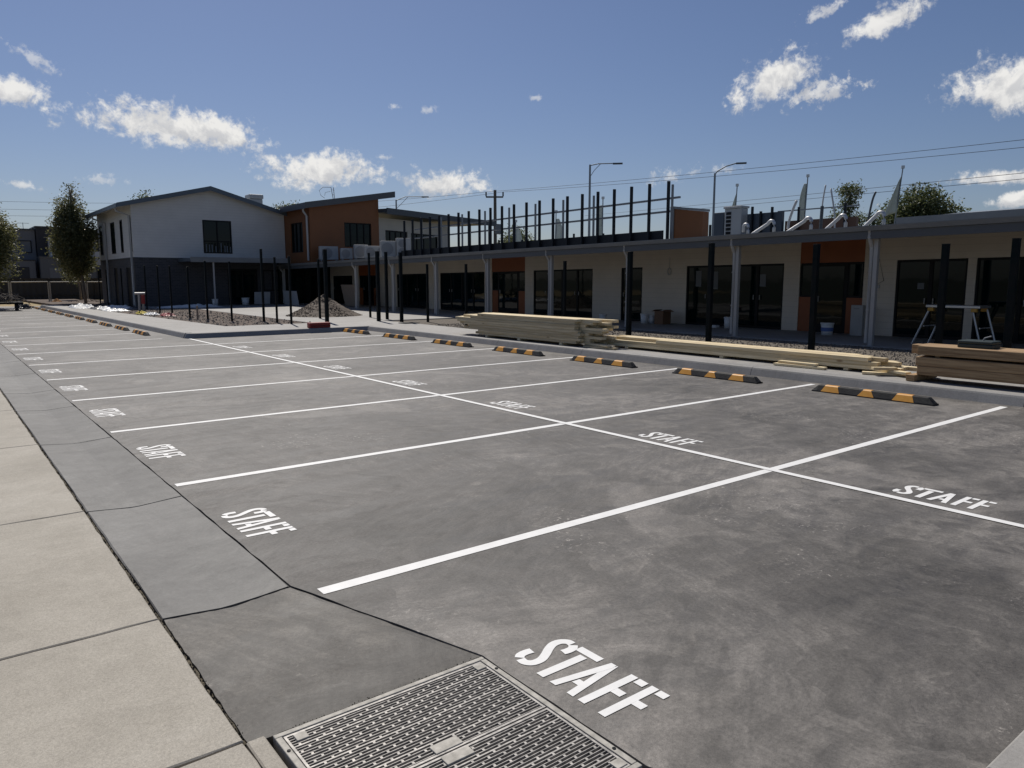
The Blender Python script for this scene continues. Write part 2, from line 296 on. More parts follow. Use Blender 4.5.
# ------------------------------------------------------------------ mesh builder
class MB:
    def __init__(s): s.v = []; s.f = []
    def add(s, vs, fs):
        o = len(s.v); s.v += [Vector(p) for p in vs]; s.f += [[i + o for i in f] for f in fs]; return s
    def box(s, x0, x1, y0, y1, z0, z1):
        return s.add([(x0,y0,z0),(x1,y0,z0),(x1,y1,z0),(x0,y1,z0),(x0,y0,z1),(x1,y0,z1),(x1,y1,z1),(x0,y1,z1)],
                     [(0,3,2,1),(4,5,6,7),(0,1,5,4),(1,2,6,5),(2,3,7,6),(3,0,4,7)])
    def bbox(s, x0, x1, y0, y1, z0, z1, b=0.01):
        """a box with chamfered edges"""
        bm = bmesh.new(); bmesh.ops.create_cube(bm, size=1)
        for v in bm.verts:
            v.co = Vector(((x0+x1)/2 + v.co.x*(x1-x0), (y0+y1)/2 + v.co.y*(y1-y0), (z0+z1)/2 + v.co.z*(z1-z0)))
        bmesh.ops.bevel(bm, geom=bm.edges[:], offset=b, segments=2, affect='EDGES', profile=0.5)
        bm.verts.index_update()
        s.add([v.co.copy() for v in bm.verts], [[v.index for v in f.verts] for f in bm.faces]); bm.free(); return s
    def xform_from(s, start, mtx):
        for i in range(start, len(s.v)): s.v[i] = mtx @ s.v[i]
        return s
    def obox(s, c, size, rz=0.0, rx=0.0, ry=0.0):
        st = len(s.v); a, b, d = (q/2 for q in size)
        s.box(-a, a, -b, b, -d, d)
        from mathutils import Euler
        return s.xform_from(st, Matrix.Translation(c) @ Euler((rx, ry, rz)).to_matrix().to_4x4())
    def tube(s, pts, r, n=8, r1=None):
        pts = [Vector(p) for p in pts]; k = len(pts); rings = []
        for i, p in enumerate(pts):
            t = (pts[min(i+1, k-1)] - pts[max(i-1, 0)]).normalized()
            a = t.cross(Vector((0,0,1)))
            if a.length < 1e-3: a = t.cross(Vector((0,1,0)))
            a.normalize(); b = t.cross(a)
            rr = r if r1 is None else r + (r1 - r) * i / max(1, k-1)
            rings.append([p + (a*math.cos(q*2*math.pi/n) + b*math.sin(q*2*math.pi/n))*rr for q in range(n)])
        vs = [q for R in rings for q in R]; fs = []
        for i in range(k-1):
            for q in range(n):
                fs.append((i*n+q, (i+1)*n+q, (i+1)*n+(q+1) % n, i*n+(q+1) % n))
        fs.append(tuple(range(n))); fs.append(tuple((k-1)*n+q for q in reversed(range(n))))
        return s.add(vs, fs)
    def prism(s, poly, z0, z1):
        n = len(poly); a = sum(poly[i][0]*poly[(i+1) % n][1] - poly[(i+1) % n][0]*poly[i][1] for i in range(n))
        if a < 0: poly = poly[::-1]
        return s.add([(x,y,z0) for x,y in poly] + [(x,y,z1) for x,y in poly],
                     [tuple(reversed(range(n))), tuple(range(n,2*n))] + [(i,(i+1) % n,n+(i+1) % n,n+i) for i in range(n)])
    def flat(s, poly, z):
        n = len(poly); a = sum(poly[i][0]*poly[(i+1) % n][1] - poly[(i+1) % n][0]*poly[i][1] for i in range(n))
        if a < 0: poly = poly[::-1]
        return s.add([(x,y,z) for x,y in poly], [tuple(range(n))])
    def extr(s, prof, Y0, Y1, zf=lambda y: 0.0, steps=1):
        """sweep an (x, z) profile along Y; zf adds a height that depends on Y"""
        n = len(prof); vs = []; fs = []
        for k in range(steps+1):
            y = Y0 + (Y1-Y0)*k/steps; vs += [(x, y, z + zf(y)) for x, z in prof]
        for k in range(steps):
            for i in range(n): fs.append((k*n+i, k*n+(i+1) % n, (k+1)*n+(i+1) % n, (k+1)*n+i))
        fs.append(tuple(reversed(range(n)))); fs.append(tuple(steps*n+i for i in range(n)))
        return s.add(vs, fs)
    def wallX(s, x0, x1, y0, y1, zb, zt):
        """wall piece between x0,x1 and y0,y1 whose bottom and top heights are functions of y"""
        return s.add([(x0,y0,zb(y0)),(x1,y0,zb(y0)),(x1,y1,zb(y1)),(x0,y1,zb(y1)),(x0,y0,zt(y0)),(x1,y0,zt(y0)),(x1,y1,zt(y1)),(x0,y1,zt(y1))],
                     [(0,3,2,1),(4,5,6,7),(0,1,5,4),(1,2,6,5),(2,3,7,6),(3,0,4,7)])
    def build(s, name, m, parent=None, smooth=False, recalc=True):
        o_loc = parent['_loc'] if parent is not None and '_loc' in parent else None
        P = Vector((0,0,0))
        q = parent
        while q is not None: P = P + q.location; q = q.parent
        me = bpy.data.meshes.new(name)
        me.from_pydata([v - P for v in s.v], [], s.f)
        if recalc:
            bm = bmesh.new(); bm.from_mesh(me); bmesh.ops.recalc_face_normals(bm, faces=bm.faces[:]); bm.to_mesh(me); bm.free()
        if smooth:
            for p in me.polygons: p.use_smooth = True
        me.materials.append(m)
        o = bpy.data.objects.new(name, me); C.objects.link(o)
        if parent is not None: o.parent = parent
        return o

def tag(o, label, cat, group=None):
    o['label'] = label; o['category'] = cat
    if group: o['group'] = group
    return o
def thing(name, label, cat, loc, group=None):
    o = bpy.data.objects.new(name, None); C.objects.link(o); o.location = loc; o.empty_display_size = 0.1
    return tag(o, label, cat, group)
def struct(o, kind='structure'):
    o['kind'] = kind; return o
def solo(mb, name, m, label, cat, group=None, smooth=False, loc=None):
    """a thing that is one mesh, its origin at its base"""
    if loc is None:
        lo = [min(v[i] for v in mb.v) for i in range(3)]; hi = [max(v[i] for v in mb.v) for i in range(3)]
        loc = Vector(((lo[0]+hi[0])/2, (lo[1]+hi[1])/2, lo[2]))
    loc = Vector(loc)
    mb.v = [v - loc for v in mb.v]
    o = mb.build(name, m, None, smooth); o.location = loc
    return tag(o, label, cat, group)
def copy_tree(o, parent=None):
    c = o.copy(); C.objects.link(c)
    if parent is not None: c.parent = parent
    for ch in list(o.children): copy_tree(ch, c)
    return c
ORD = ['first','second','third','fourth','fifth','sixth','seventh','eighth','ninth','tenth','eleventh','twelfth','thirteenth','fourteenth','fifteenth','sixteenth','seventeenth','eighteenth','nineteenth','twentieth','twenty-first','twenty-second','twenty-third','twenty-fourth','twenty-fifth','twenty-sixth']

# ------------------------------------------------------------------ setting: ground
W = 2.587; D1 = 4.12; XK = 9.38
g = MB(); g.box(-1500, 2500, -1500, 2500, -0.30, -0.06); struct(g.build('ground', M['ground']))
g = MB(); g.box(-40, 60, 49.01, 70.0, -0.055, -0.008); struct(g.build('verge', M['verge']))
def slab_poly(x0, x1, y0, y1, j=0.003, step=0.12):
    """rectangle outline with slightly ragged edges"""
    P = []
    def run(a, b):
        n = max(1, int((Vector(b)-Vector(a)).length/step))
        for i in range(n):
            t = i/n; P.append((a[0]+(b[0]-a[0])*t + random.uniform(-j, j), a[1]+(b[1]-a[1])*t + random.uniform(-j, j)))
    run((x0,y0),(x1,y0)); run((x1,y0),(x1,y1)); run((x1,y1),(x0,y1)); run((x0,y1),(x0,y0)); return P
def edge_slab(mb, poly, z0, z1, ch=0.006):
    """a slab with a small rounded arris"""
    n = len(poly); a = sum(poly[i][0]*poly[(i+1) % n][1] - poly[(i+1) % n][0]*poly[i][1] for i in range(n))
    if a < 0: poly = poly[::-1]
    cx = sum(p[0] for p in poly)/n; cy = sum(p[1] for p in poly)/n
    xs = [p[0] for p in poly]; ys = [p[1] for p in poly]
    def inset(p):
        q = Vector(p); nb = poly.index(p); pr = Vector(poly[nb-1]); nx = Vector(poly[(nb+1) % n]); t = nx-pr
        nr = Vector((-t.y, t.x)); nr.normalize(); return (q.x+nr.x*ch, q.y+nr.y*ch)
    inn = [inset(p) for p in poly]
    o = len(mb.v)
    mb.add([(x,y,z0) for x,y in poly]+[(x,y,z1-ch*0.8) for x,y in poly]+[(x,y,z1) for x,y in inn],
           [(i,(i+1) % n,n+(i+1) % n,n+i) for i in range(n)]+[(n+i,n+(i+1) % n,2*n+(i+1) % n,2*n+i) for i in range(n)]+[tuple(range(2*n,3*n))])

struct(MB().box(-2.8, 0.05, -9, 62, -0.058, -0.050).build('joint_bed', M['dirt_joint']))
# parking lot: one sheet; a notch holds the drain apron
lot_poly = []
def ragged(a, b, j=0.004, step=0.15):
    n = max(1, int((Vector(b)-Vector(a)).length/step))
    return [(a[0]+(b[0]-a[0])*i/n + (random.uniform(-j,j) if 0 < i < n else 0), a[1]+(b[1]-a[1])*i/n + (random.uniform(-j,j) if 0 < i < n else 0)) for i in range(n)]
lot_poly += ragged((0.000,49.0),(0.000,0.168)) + ragged((0.000,0.168),(0.366,-1.05)) + ragged((0.366,-1.05),(0.366,-1.98)) + ragged((0.366,-1.98),(0.794,-3.1))
lot_poly += [(0.80,-9.0),(XK+0.1,-9.0),(XK+0.1,49.0)]
mb = MB(); mb.prism(lot_poly, -0.04, 0.0)
lot = struct(mb.build('parking_lot', M['lot'], recalc=True))
# triangular drain-side apron (same charcoal concrete, own pour)
mb = MB(); nu, nv = 24, 22; vs = []; fs = []
for j in range(nv+1):
    q = j/nv; y = -1.046+(0.160+1.046)*q
    xl_, xr_ = -0.634+0.008*q, (0.361+(-0.006-0.361)*min(1,max(0,(y+1.046)/1.2)))
    for i in range(nu+1):
        u = i/nu; x = xl_+(xr_-xl_)*u; dip = -0.024*max(0,1-abs(u-.5)*2.1)*max(0,(q-.25)/.75)**1.3
        ed = i in (0,nu) or j in (0,nv)
        vs.append((x+(random.uniform(-.003,.003) if i in (0,nu) else 0), y+(random.uniform(-.003,.003) if j in (0,nv) else 0), dip-(0.005 if ed else 0)))
n_ = nu+1
for j in range(nv):
    for i in range(nu): fs.append((j*n_+i,j*n_+i+1,(j+1)*n_+i+1,(j+1)*n_+i))
rim = [i for i in range(n_)]+[j*n_+nu for j in range(1,nv+1)]+[nv*n_+i for i in range(nu-1,-1,-1)]+[j*n_ for j in range(nv-1,0,-1)]
base = len(vs); vs += [(vs[k][0],vs[k][1],-0.055) for k in rim]
for k in range(len(rim)): fs.append((rim[k],rim[(k+1) % len(rim)],base+(k+1) % len(rim),base+k))
mb.add(vs, fs)
struct(mb.build('drain_apron', M['pit']))
mb = MB(); edge_slab(mb, [(0.362,-1.985),(0.785,-3.1),(-0.62,-3.1),(-0.62,-1.985)], -0.04, 0.0)
edge_slab(mb, [(0.785,-3.12),(0.785,-9),(-0.62,-9),(-0.62,-3.12)], -0.04, 0.0)
struct(mb.build('drain_apron', M['pit']))
# dish drain: shallow V slabs with joints
joints = [0.17,2.27,4.93,7.32,9.1] + [9.1+2.45*i for i in range(1,21)]
mb = MB()
for a, b in zip(joints[:-1], joints[1:]):
    a0, b0 = a+0.009, b-0.009; nY = max(2, int((b0-a0)/0.2))
    xs = [-0.628,-0.622,-0.50,-0.36,-0.30,-0.17,-0.012,-0.006]; zs = [-0.006,0.0,-0.010,-0.022,-0.022,-0.012,0.0,-0.006]
    rows = []
    for k in range(nY+1):
        y = a0+(b0-a0)*k/nY; e = 0.006 if k in (0,nY) else 0
        rows.append([(x+(random.uniform(-.003,.003) if i in (0,1,6,7) else 0), y + (random.uniform(-.003,.003) if k in (0,nY) else 0), z - e*0.6) for i,(x,z) in enumerate(zip(xs,zs))])
    vs = [p for r in rows for p in r]; n = len(xs); fs = []
    for k in range(nY):
        for i in range(n-1): fs.append((k*n+i, k*n+i+1, (k+1)*n+i+1, (k+1)*n+i))
    for k in (0, nY):   # end faces down into the joint
        base = len(vs); vs += [(p[0],p[1],-0.055) for p in rows[k]]
        for i in range(n-1): fs.append((k*n+i, k*n+i+1, base+i+1, base+i))
    for i in (0, n-1):
        base = len(vs); vs += [(r[i][0], r[i][1], -0.055) for r in rows]
        for k in range(nY): fs.append((k*n+i,(k+1)*n+i,base+k+1,base+k))
    mb.add(vs, fs)
struct(mb.build('dish_drain', M['dish']))
# dirt packed into the long joint beside the footpath
mb = MB()
vs = []; fs = []; n_ = 1100
for i in range(n_+1):
    y = -1.03+0.038*i; hm = -0.013+0.006*mnoise.noise((y*4,0,0))+random.uniform(-.002,.002)
    vs += [(-0.658,y,-.02),(-0.648,y,hm-.002),(-0.638+random.uniform(-.002,.002),y,hm+.003),(-0.629,y,hm-.002),(-0.620,y,-.03)]
for i in range(n_):
    for k in range(4): fs.append((i*5+k,i*5+k+1,i*5+k+6,i*5+k+5))
mb.add(vs, fs)
struct(mb.build('joint_soil', mat('packed_soil', (0.035,0.030,0.020), 0.95, col2=(0.13,0.11,0.075), scale=35, bump=1.0, bscale=90)))
# footpath slabs
mb = MB(); fj = [-9,-6.5,-4.2,-2.9,-1.03,0.17,2.27,4.95,7.4,9.3]+[9.3+2.4*i for i in range(1,21)]
for a, b in zip(fj[:-1], fj[1:]):
    edge_slab(mb, slab_poly(-2.15, -0.648, a+0.006, b-0.006, j=0.0035), -0.04, 0.004)
struct(mb.build('footpath', M['path']))
mb = MB(); edge_slab(mb, [(-0.64,-1.04),(-0.575,-1.04),(-0.575,-9),(-0.64,-9)], -0.04, 0.002)
struct(mb.build('path_strip', M['path']))
# tufts and crumbs of dirt along the footpath joint
mb = MB()
for i in range(420):
    y = -1.0 + 9*random.random()**1.5; x = -0.638+random.gauss(0,0.006); r = random.uniform(0.002,0.006)
    mb.add([(x-r,y-r,-0.012),(x+r,y-r*.6,-0.012),(x+r*.7,y+r,-0.012),(x-r*.8,y+r*.7,-0.012),(x,y,-0.006+r*1.1)], [(0,1,4),(1,2,4),(2,3,4),(3,0,4)])
for i in range(160):
    t = random.random(); x = -0.5+0.85*t; y = -1.048+random.gauss(0,0.006); r = random.uniform(0.002,0.006)
    mb.add([(x-r,y-r,-0.01),(x+r,y-r*.6,-0.01),(x+r*.7,y+r,-0.01),(x-r*.8,y+r*.7,-0.01),(x,y,-0.004+r*.9)], [(0,1,4),(1,2,4),(2,3,4),(3,0,4)])
struct(mb.build('joint_debris', mat('debris_soil', (0.03,0.026,0.018), 0.95, col2=(0.075,0.065,0.045), scale=60)), 'stuff')
# pale slab that starts past the last bay near the camera
mb = MB(); edge_slab(mb, [(1.19,-2.69),(9.3,-2.69),(9.3,-9),(1.19,-9)], -0.02, 0.035, ch=0.012)
struct(mb.build('pale_slab', M['slab']))

# kerbs (front face, rounded nose, top)
KH = 0.14
kprof = [(-0.0,-0.05),(0.0,0.0),(0.045,0.105),(0.058,0.128),(0.080,KH),(0.23,KH+0.002),(0.23,-0.05)]
mb = MB()
kj = [-9,-0.16,3.82,7.95,10.9,14.0,17.62]
for a, b in zip(kj[:-1], kj[1:]): mb.extr([(XK+x, z) for x, z in kprof], a+0.004, b-0.004)
struct(mb.build('kerb', M['kerb']))
mb = MB()
# island: kerb along the bays then along the upper rows
yk = 17.62
ex = [(yk+x, z) for x, z in kprof]
st = len(mb.v); n = len(ex)
xsL = 4.05
for a, b in ((4.35,6.9),(6.9,9.60)):
    mb.add([(a,y,z) for y,z in ex]+[(b,y,z) for y,z in ex], [tuple(reversed(range(n))), tuple(n+i for i in range(n))]+[(i,(i+1) % n,n+(i+1) % n,n+i) for i in range(n)])
# rounded corner
seg = 8; cxx, cyy = 4.36, yk+0.31
rows = []
for k in range(seg+1):
    a = math.pi*1.5 - (math.pi/2)*k/seg
    rows.append([(cxx+(0.31-d)*math.cos(a), cyy+(0.31-d)*math.sin(a), z) for d, z in kprof])
vs = [p for r in rows for p in r]; fs = []
for k in range(seg):
    for i in range(n): fs.append((k*n+i, k*n+(i+1) % n, (k+1)*n+(i+1) % n, (k+1)*n+i))
mb.add(vs, fs)
xf = lambda y: 4.05 - 0.0145*(y-18)
ys = [18.0,21.5,25,29,33,37,41,46]
for a, b in zip(ys[:-1], ys[1:]):
    mb.add([(xf(a)+d, a+0.003, z) for d,z in kprof]+[(xf(b)+d, b-0.003, z) for d,z in kprof], [tuple(reversed(range(n))), tuple(n+i for i in range(n))]+[(i,(i+1) % n,n+(i+1) % n,n+i) for i in range(n)])
struct(mb.build('kerb', M['kerb']))
# island footpath and courtyard slabs
mb = MB(); zc = KH-0.002
mb.prism([(4.26,18.0),(4.36,17.87),(9.62,17.85),(9.62,20.3),(5.9,20.3),(5.2,33),(4.5,46),(3.85,46)], -0.05, zc)
mb.prism([(9.62,10.9),(11.1,10.9),(11.3,17.6),(11.3,20.3),(9.62,20.3)], -0.05, zc)
mb.prism([(9.62,-9),(10.98,-9),(11.1,10.9),(9.62,10.9)], -0.05, zc-0.004)
mb.prism([(8.8,20.3),(15.0,20.3),(15.0,39),(9.2,39)], -0.05, zc-0.006)
struct(mb.build('concrete_path', M['slab']))
mb = MB(); mb.prism([(5.9,20.3),(8.8,20.3),(9.2,39),(15.2,39),(15.2,40),(7.3,40),(7.3,60),(4.0,60),(4.5,46),(5.2,33)], -0.05, 0.12)
struct(mb.build('garden_soil', M['soil']))
mb = MB(); mb.box(7.6,14.9,36.2,39.99,-0.05,0.135); struct(mb.build('entrance_slab', M['slab']))
mb = MB(); mb.prism([(10.98,-9),(15.02,-9),(15.02,20.3),(11.3,20.3),(11.3,17.6),(11.1,10.9)], -0.05, 0.10); struct(mb.build('gravel_bed', M['gravelbed']))
# loose stones
def stone(mb, x, y, z, r):
    j = lambda: random.uniform(.6,1.15)*r
    mb.add([(x-j(),y,z),(x,y-j(),z),(x+j(),y,z),(x,y+j(),z),(x+random.uniform(-.3,.3)*r,y+random.uniform(-.3,.3)*r,z+j()*.8),(x,y,z-r*.4)],
           [(0,1,4),(1,2,4),(2,3,4),(3,0,4),(1,0,5),(2,1,5),(3,2,5),(0,3,5)])
mb = MB()
for i in range(9000):
    y = random.uniform(-1.5,17.5); x = random.uniform(11.05 + (0.2 if y > 10.9 else 0), 15.0)
    stone(mb, x, y, 0.105, random.uniform(0.012,0.034))
struct(mb.build('gravel', M['stone'], recalc=False), 'stuff')
mb = MB()
for i in range(1800):
    y = random.uniform(20.4,38.5); x = random.uniform(5.9,8.8) - max(0,(y-20.3))*0.05*(1 if random.random()<.5 else 0)
    stone(mb, x, y, 0.12, random.uniform(0.015,0.06)*(1.6 if random.random()<.05 else 1))
struct(mb.build('garden_rubble', M['stone'], recalc=False), 'stuff')

# ------------------------------------------------------------------ painted lines and lettering (parts of the lot)
ZP = 0.0025
LW = 0.042
def bay_line(x0, x1, y, w=LW, skew=0.0):
    n = max(2, int((x1-x0)/0.4)); P = []
    for i in range(n+1): P.append((x0+(x1-x0)*i/n, y-w+random.uniform(-.0025,.0025)+skew*i/n))
    for i in range(n+1): P.append((x1-(x1-x0)*i/n, y+w+random.uniform(-.0025,.0025)+skew*(1-i/n)))
    return MB().flat(P, ZP).build('bay_line', M['paint'], lot)
for k in range(0, 7): bay_line(0.03 if k else 0.09, 9.22, k*W, skew=0.0)
for k in range(7, 20): bay_line(0.03, 3.55, k*W)
mb = MB(); P = []
for i in range(61): P.append((D1-0.036+random.uniform(-.002,.002), -8+(17.6+8)*i/60))
for i in range(61): P.append((D1+0.036+random.uniform(-.002,.002), 17.6-(17.6+8)*i/60))
mb.flat(P, ZP+0.003).build('bay_line', M['paint'], lot)

def stroke(pts, w):
    L = []; R = []
    pts = [Vector(p) for p in pts]
    for i, p in enumerate(pts):
        t = (pts[min(i+1,len(pts)-1)] - pts[max(i-1,0)]).normalized(); nrm = Vector((-t.y,t.x))*w/2
        L.append(p+nrm); R.append(p-nrm)
    return [tuple(q) for q in L] + [tuple(q) for q in reversed(R)]
def catmull(pts, n=5):
    out = []
    P = [Vector(p) for p in pts]; P = [P[0]*2-P[1]] + P + [P[-1]*2-P[-2]]
    for i in range(1, len(P)-2):
        for k in range(n):
            t = k/n; a,b,c,d = P[i-1],P[i],P[i+1],P[i+2]
            out.append(0.5*((2*b)+(c-a)*t+(2*a-5*b+4*c-d)*t*t+(3*b-a-3*c+d)*t**3))
    out.append(P[-2]); return [tuple(p) for p in out]
WL = 0.041
S_main = catmull([(0.045,0.020),(0.075,0.018),(0.100,0.040),(0.102,0.085),(0.080,0.130),(0.052,0.172),(0.032,0.215),(0.034,0.255),(0.056,0.280),(0.082,0.281)])
S_low = catmull([(0.018,0.105),(0.014,0.072),(0.018,0.042),(0.033,0.024)],4)
S_top = catmull([(0.094,0.277),(0.112,0.258),(0.116,0.228),(0.112,0.200)],4)
GLYPH = [stroke(S_main, WL), stroke(S_low, WL), stroke(S_top, WL),
         [(0.128,0.300),(0.262,0.300),(0.262,0.258),(0.128,0.258)], [(0.174,0),(0.216,0),(0.216,0.245),(0.174,0.245)],
         [(0.256,0),(0.292,0),(0.338,0.272),(0.335,0.300),(0.306,0.300)], [(0.345,0.300),(0.347,0.285),(0.394,0),(0.358,0),(0.347,0.070),(0.312,0.070),(0.317,0.107),(0.341,0.107),(0.323,0.215),(0.340,0.300)],
         [(0.420,0),(0.457,0),(0.457,0.300),(0.420,0.300)], [(0.466,0.300),(0.512,0.300),(0.512,0.260),(0.466,0.260)], [(0.457,0.180),(0.506,0.180),(0.506,0.140),(0.457,0.140)],
         [(0.530,0),(0.567,0),(0.567,0.300),(0.530,0.300)], [(0.576,0.300),(0.622,0.300),(0.622,0.260),(0.576,0.260)], [(0.567,0.180),(0.616,0.180),(0.616,0.140),(0.567,0.140)]]
def staff(x0, y0, s=1.0):
    mb = MB()
    for i, poly in enumerate(GLYPH): mb.flat([(x0+v*s, y0-u*s) for u, v in poly], ZP+0.0002*(i % 3))
    return mb.build('lettering', M['paint'], lot)
staff(0.452, -1.132)
for k in range(0, 17): staff(0.07, k*W+1.62)
for k in range(-1, 6): staff(4.265, (k+1)*W-0.93-0.0)

# ------------------------------------------------------------------ grate
gr = thing('drain_grate', 'galvanised steel trench grate in two panels beside the footpath corner', 'drain grate', (-0.1,-1.5,0))
x0,x1,y0,y1 = -0.555,0.352,-1.975,-1.062
MB().box(x0-0.01,x1+0.01,y0-0.01,y1+0.01,-0.5,-0.14).build('pit', M['pitdark'], gr)
mb = MB(); f = 0.024
mb.bbox(x0,x1,y1-f,y1,-0.06,0.006,0.003); mb.bbox(x0,x1,y0,y0+f,-0.06,0.006,0.003)
mb.bbox(x0,x0+f,y0+f+.001,y1-f-.001,-0.06,0.006,0.003); mb.bbox(x1-f,x1,y0+f+.001,y1-f-.001,-0.06,0.006,0.003)
mb.build('frame', M['galv_dull'], gr)
ym = (y0+y1)/2
for (a, b) in ((y0+f+.004, ym-.004), (ym+.004, y1-f-.004)):
    mb = MB(); xa, xb = x0+f+.004, x1-f-.004
    mb.box(xa,xb,a,a+.009,-0.05,0.003); mb.box(xa,xb,b-.009,b,-0.05,0.003)
    mb.box(xa,xa+.009,a+.0092,b-.0092,-0.05,0.0028); mb.box(xb-.009,xb,a+.0092,b-.0092,-0.05,0.0028)
    nb = 27; ys_ = [a+.009+(b-a-.018)*(i+.5)/nb for i in range(nb)]
    for i, yb in enumerate(ys_):
        th = 0.006 if i % 9 == 4 else 0.0026
        mb.box(xa+.0095,xb-.0095,yb-th/2,yb+th/2,-0.045,0.001)
    for i in range(nb-1):          # short cross ties, staggered row by row
        sft = (i*0.37) % 1.0
        for k in range(9):
            xx = xa+.02+(xb-xa-.04)*(k+sft)/9
            if xx < xb-.02: mb.box(xx-.0045,xx+.0045,ys_[i]+.0026,ys_[i+1]-.0026,-0.02,0.0006)
    pn = mb.build('grate_panel', M['galv'], gr)
    xc = -0.10
    MB().bbox(xc-.055,xc+.055,(a+.008) if a > ym else (b-.055),(a+.055) if a > ym else (b-.008),-0.01,0.0065,0.002).build('lifting_plate', M['galv_dull'], pn)
    for xx in (xa+.03, xb-.05):
        MB().bbox(xx,xx+.045,(b-.055) if a > ym else (a+.008),(b-.012) if a > ym else (a+.05),-0.01,0.006,0.002).build('lug', M['galv_dull'], pn)
for yy in (y0+.12, y1-.12):
    for xx in (x1-f/2, x0+f/2): MB().tube([(xx,yy,0.004),(xx,yy,0.0085)], 0.007, 8).build('bolt', M['black_steel'], gr)

# ------------------------------------------------------------------ wheel stops
def make_stop(label, grp):
    """rubber wheel stop lying along Y, its face towards -X"""
    t = thing('wheel_stop', label, 'wheel stop', (0,0,0), grp)
    L = 1.66; h = 0.098; wb = 0.165; wt = 0.07; e = 0.075
    def sect(y, hh, k):
        b = wb/2; tt = wt/2
        return [(-b,y,0.0),(-b+.004,y,0.018),(-tt-.006,y,hh-.008),(-tt+.004,y,hh),(tt-.004,y,hh),(tt+.006,y,hh-.008),(b-.004,y,0.018),(b,y,0.0)]
    st = [(-L/2,0.03),(-L/2+e,h-.004),(-L/2+e+.01,h)] + [(L/2-e-.01,h),(L/2-e,h-.004),(L/2,0.03)]
    mb = MB(); vs = []; fs = []; n = 8
    for y, hh in st: vs += sect(y, hh, 0)
    for k in range(len(st)-1):
        for i in range(n): fs.append((k*n+i,k*n+(i+1) % n,(k+1)*n+(i+1) % n,(k+1)*n+i))
    fs.append(tuple(range(n))); fs.append(tuple((len(st)-1)*n+i for i in range(n)))
    mb.add(vs, fs); mb.build('body', M['rubber'], t)
    for a, b, c in ((-0.57,-0.33,0.02),(-0.04,0.13,0.028),(0.44,0.67,0.02)):
        # hugging band: front slope, top, rear slope
        b_ = wb/2; tt = wt/2; o = 0.003
        A = [(-b_-o+.002,a-c+.0,0.014),(-tt-.006-o,a+c,h-.008),(-tt+.004,a+c,h+o),(tt-.004,a+c,h+o),(tt+.006+o,a+c,h-.008),(b_+o-.002,a-c,0.014)]
        B = [(x, (b+c if abs(x) > .05 else b-c), z) for x,_,z in A]
        m2 = MB(); m2.add(A+B, [(i,i+1,6+i+1,6+i) for i in range(5)]); m2.build('yellow_panel', M['yellow'], t, recalc=False)
    return t
proto = make_stop('black rubber wheel stop with yellow bands, first along the kerb by the brown timber stack', 'wheel stops along the kerb facing the long building')
pos = [(8.64,1.40)] + [(8.64, 1.38+W*i) for i in range(1,7)]
rl = ['', 'second wheel stop from the brown timber stack along the long kerb', 'third wheel stop along the long kerb, in front of the thin board stack', 'wheel stop in front of the tall pale timber stack',
      'wheel stop just past the pale timber stack, fifth along the long kerb', 'sixth wheel stop along the long kerb, next to last before the corner', 'last wheel stop of the long kerb, by the red block at the corner']
for i, (x, y) in enumerate(pos):
    o = proto if i == 0 else copy_tree(proto)
    if i: o['label'] = rl[i]
    o.location = (x+0.0, y, 0.0)
for i in range(12):
    o = copy_tree(proto); o['group'] = 'wheel stops in front of the island kerb'
    o['label'] = 'wheel stop in front of the island kerb, %s from the island corner' % ORD[i]
    o.location = (3.49-0.02*i, 20.35+W*i, 0)

# ------------------------------------------------------------------ the long single-storey building
gt = lambda y: 2.77-0.0095*(y-2)      # gutter lip height
hd = lambda y: 2.085-0.0092*(y-4)     # head of doors
fl = lambda y: 0.13
XW = 18.2; XG = 14.9; YA, YB = -6.0, 39.95
B = thing('school_building', 'long single-storey cream building with verandah posts and dark glass doors', 'building', (16.5,17,0))
mb = MB(); mb.box(15.02,XW+0.12,YA,YB-0.01,-0.05,0.125); mb.build('verandah_slab', M['slab'], B)
openings = [(-3.2,-0.6,'d'),(0.1,3.80,'d'),(3.99,5.65,'d'),(6.49,8.34,'e'),(8.84,12.36,'d'),(14.27,15.27,'d'),(16.72,20.16,'d'),(20.71,23.01,'e'),(23.56,27.2,'d'),(28.35,31.4,'d'),(33.6,35.75,'e'),(36.6,39.2,'d')]
wall = MB(); y = YA
topf = lambda q: gt(q)+0.12
for a, b, k in openings:
    if a > y: wall.wallX(XW,XW+0.16,y,a,fl,topf)
    wall.wallX(XW,XW+0.16,a,b,hd,topf) if k == 'd' else None
    y = b
wall.wallX(XW,XW+0.16,y,YB,fl,topf)
wall.box(XW+0.16,34,YA,YA+.15,0.1,2.9); wall.box(33.85,34,YA+.15,YB,0.1,2.9)
wall.build('wall', M['cream'], B)
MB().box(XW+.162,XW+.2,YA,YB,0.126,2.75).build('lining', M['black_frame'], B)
random.seed(11)
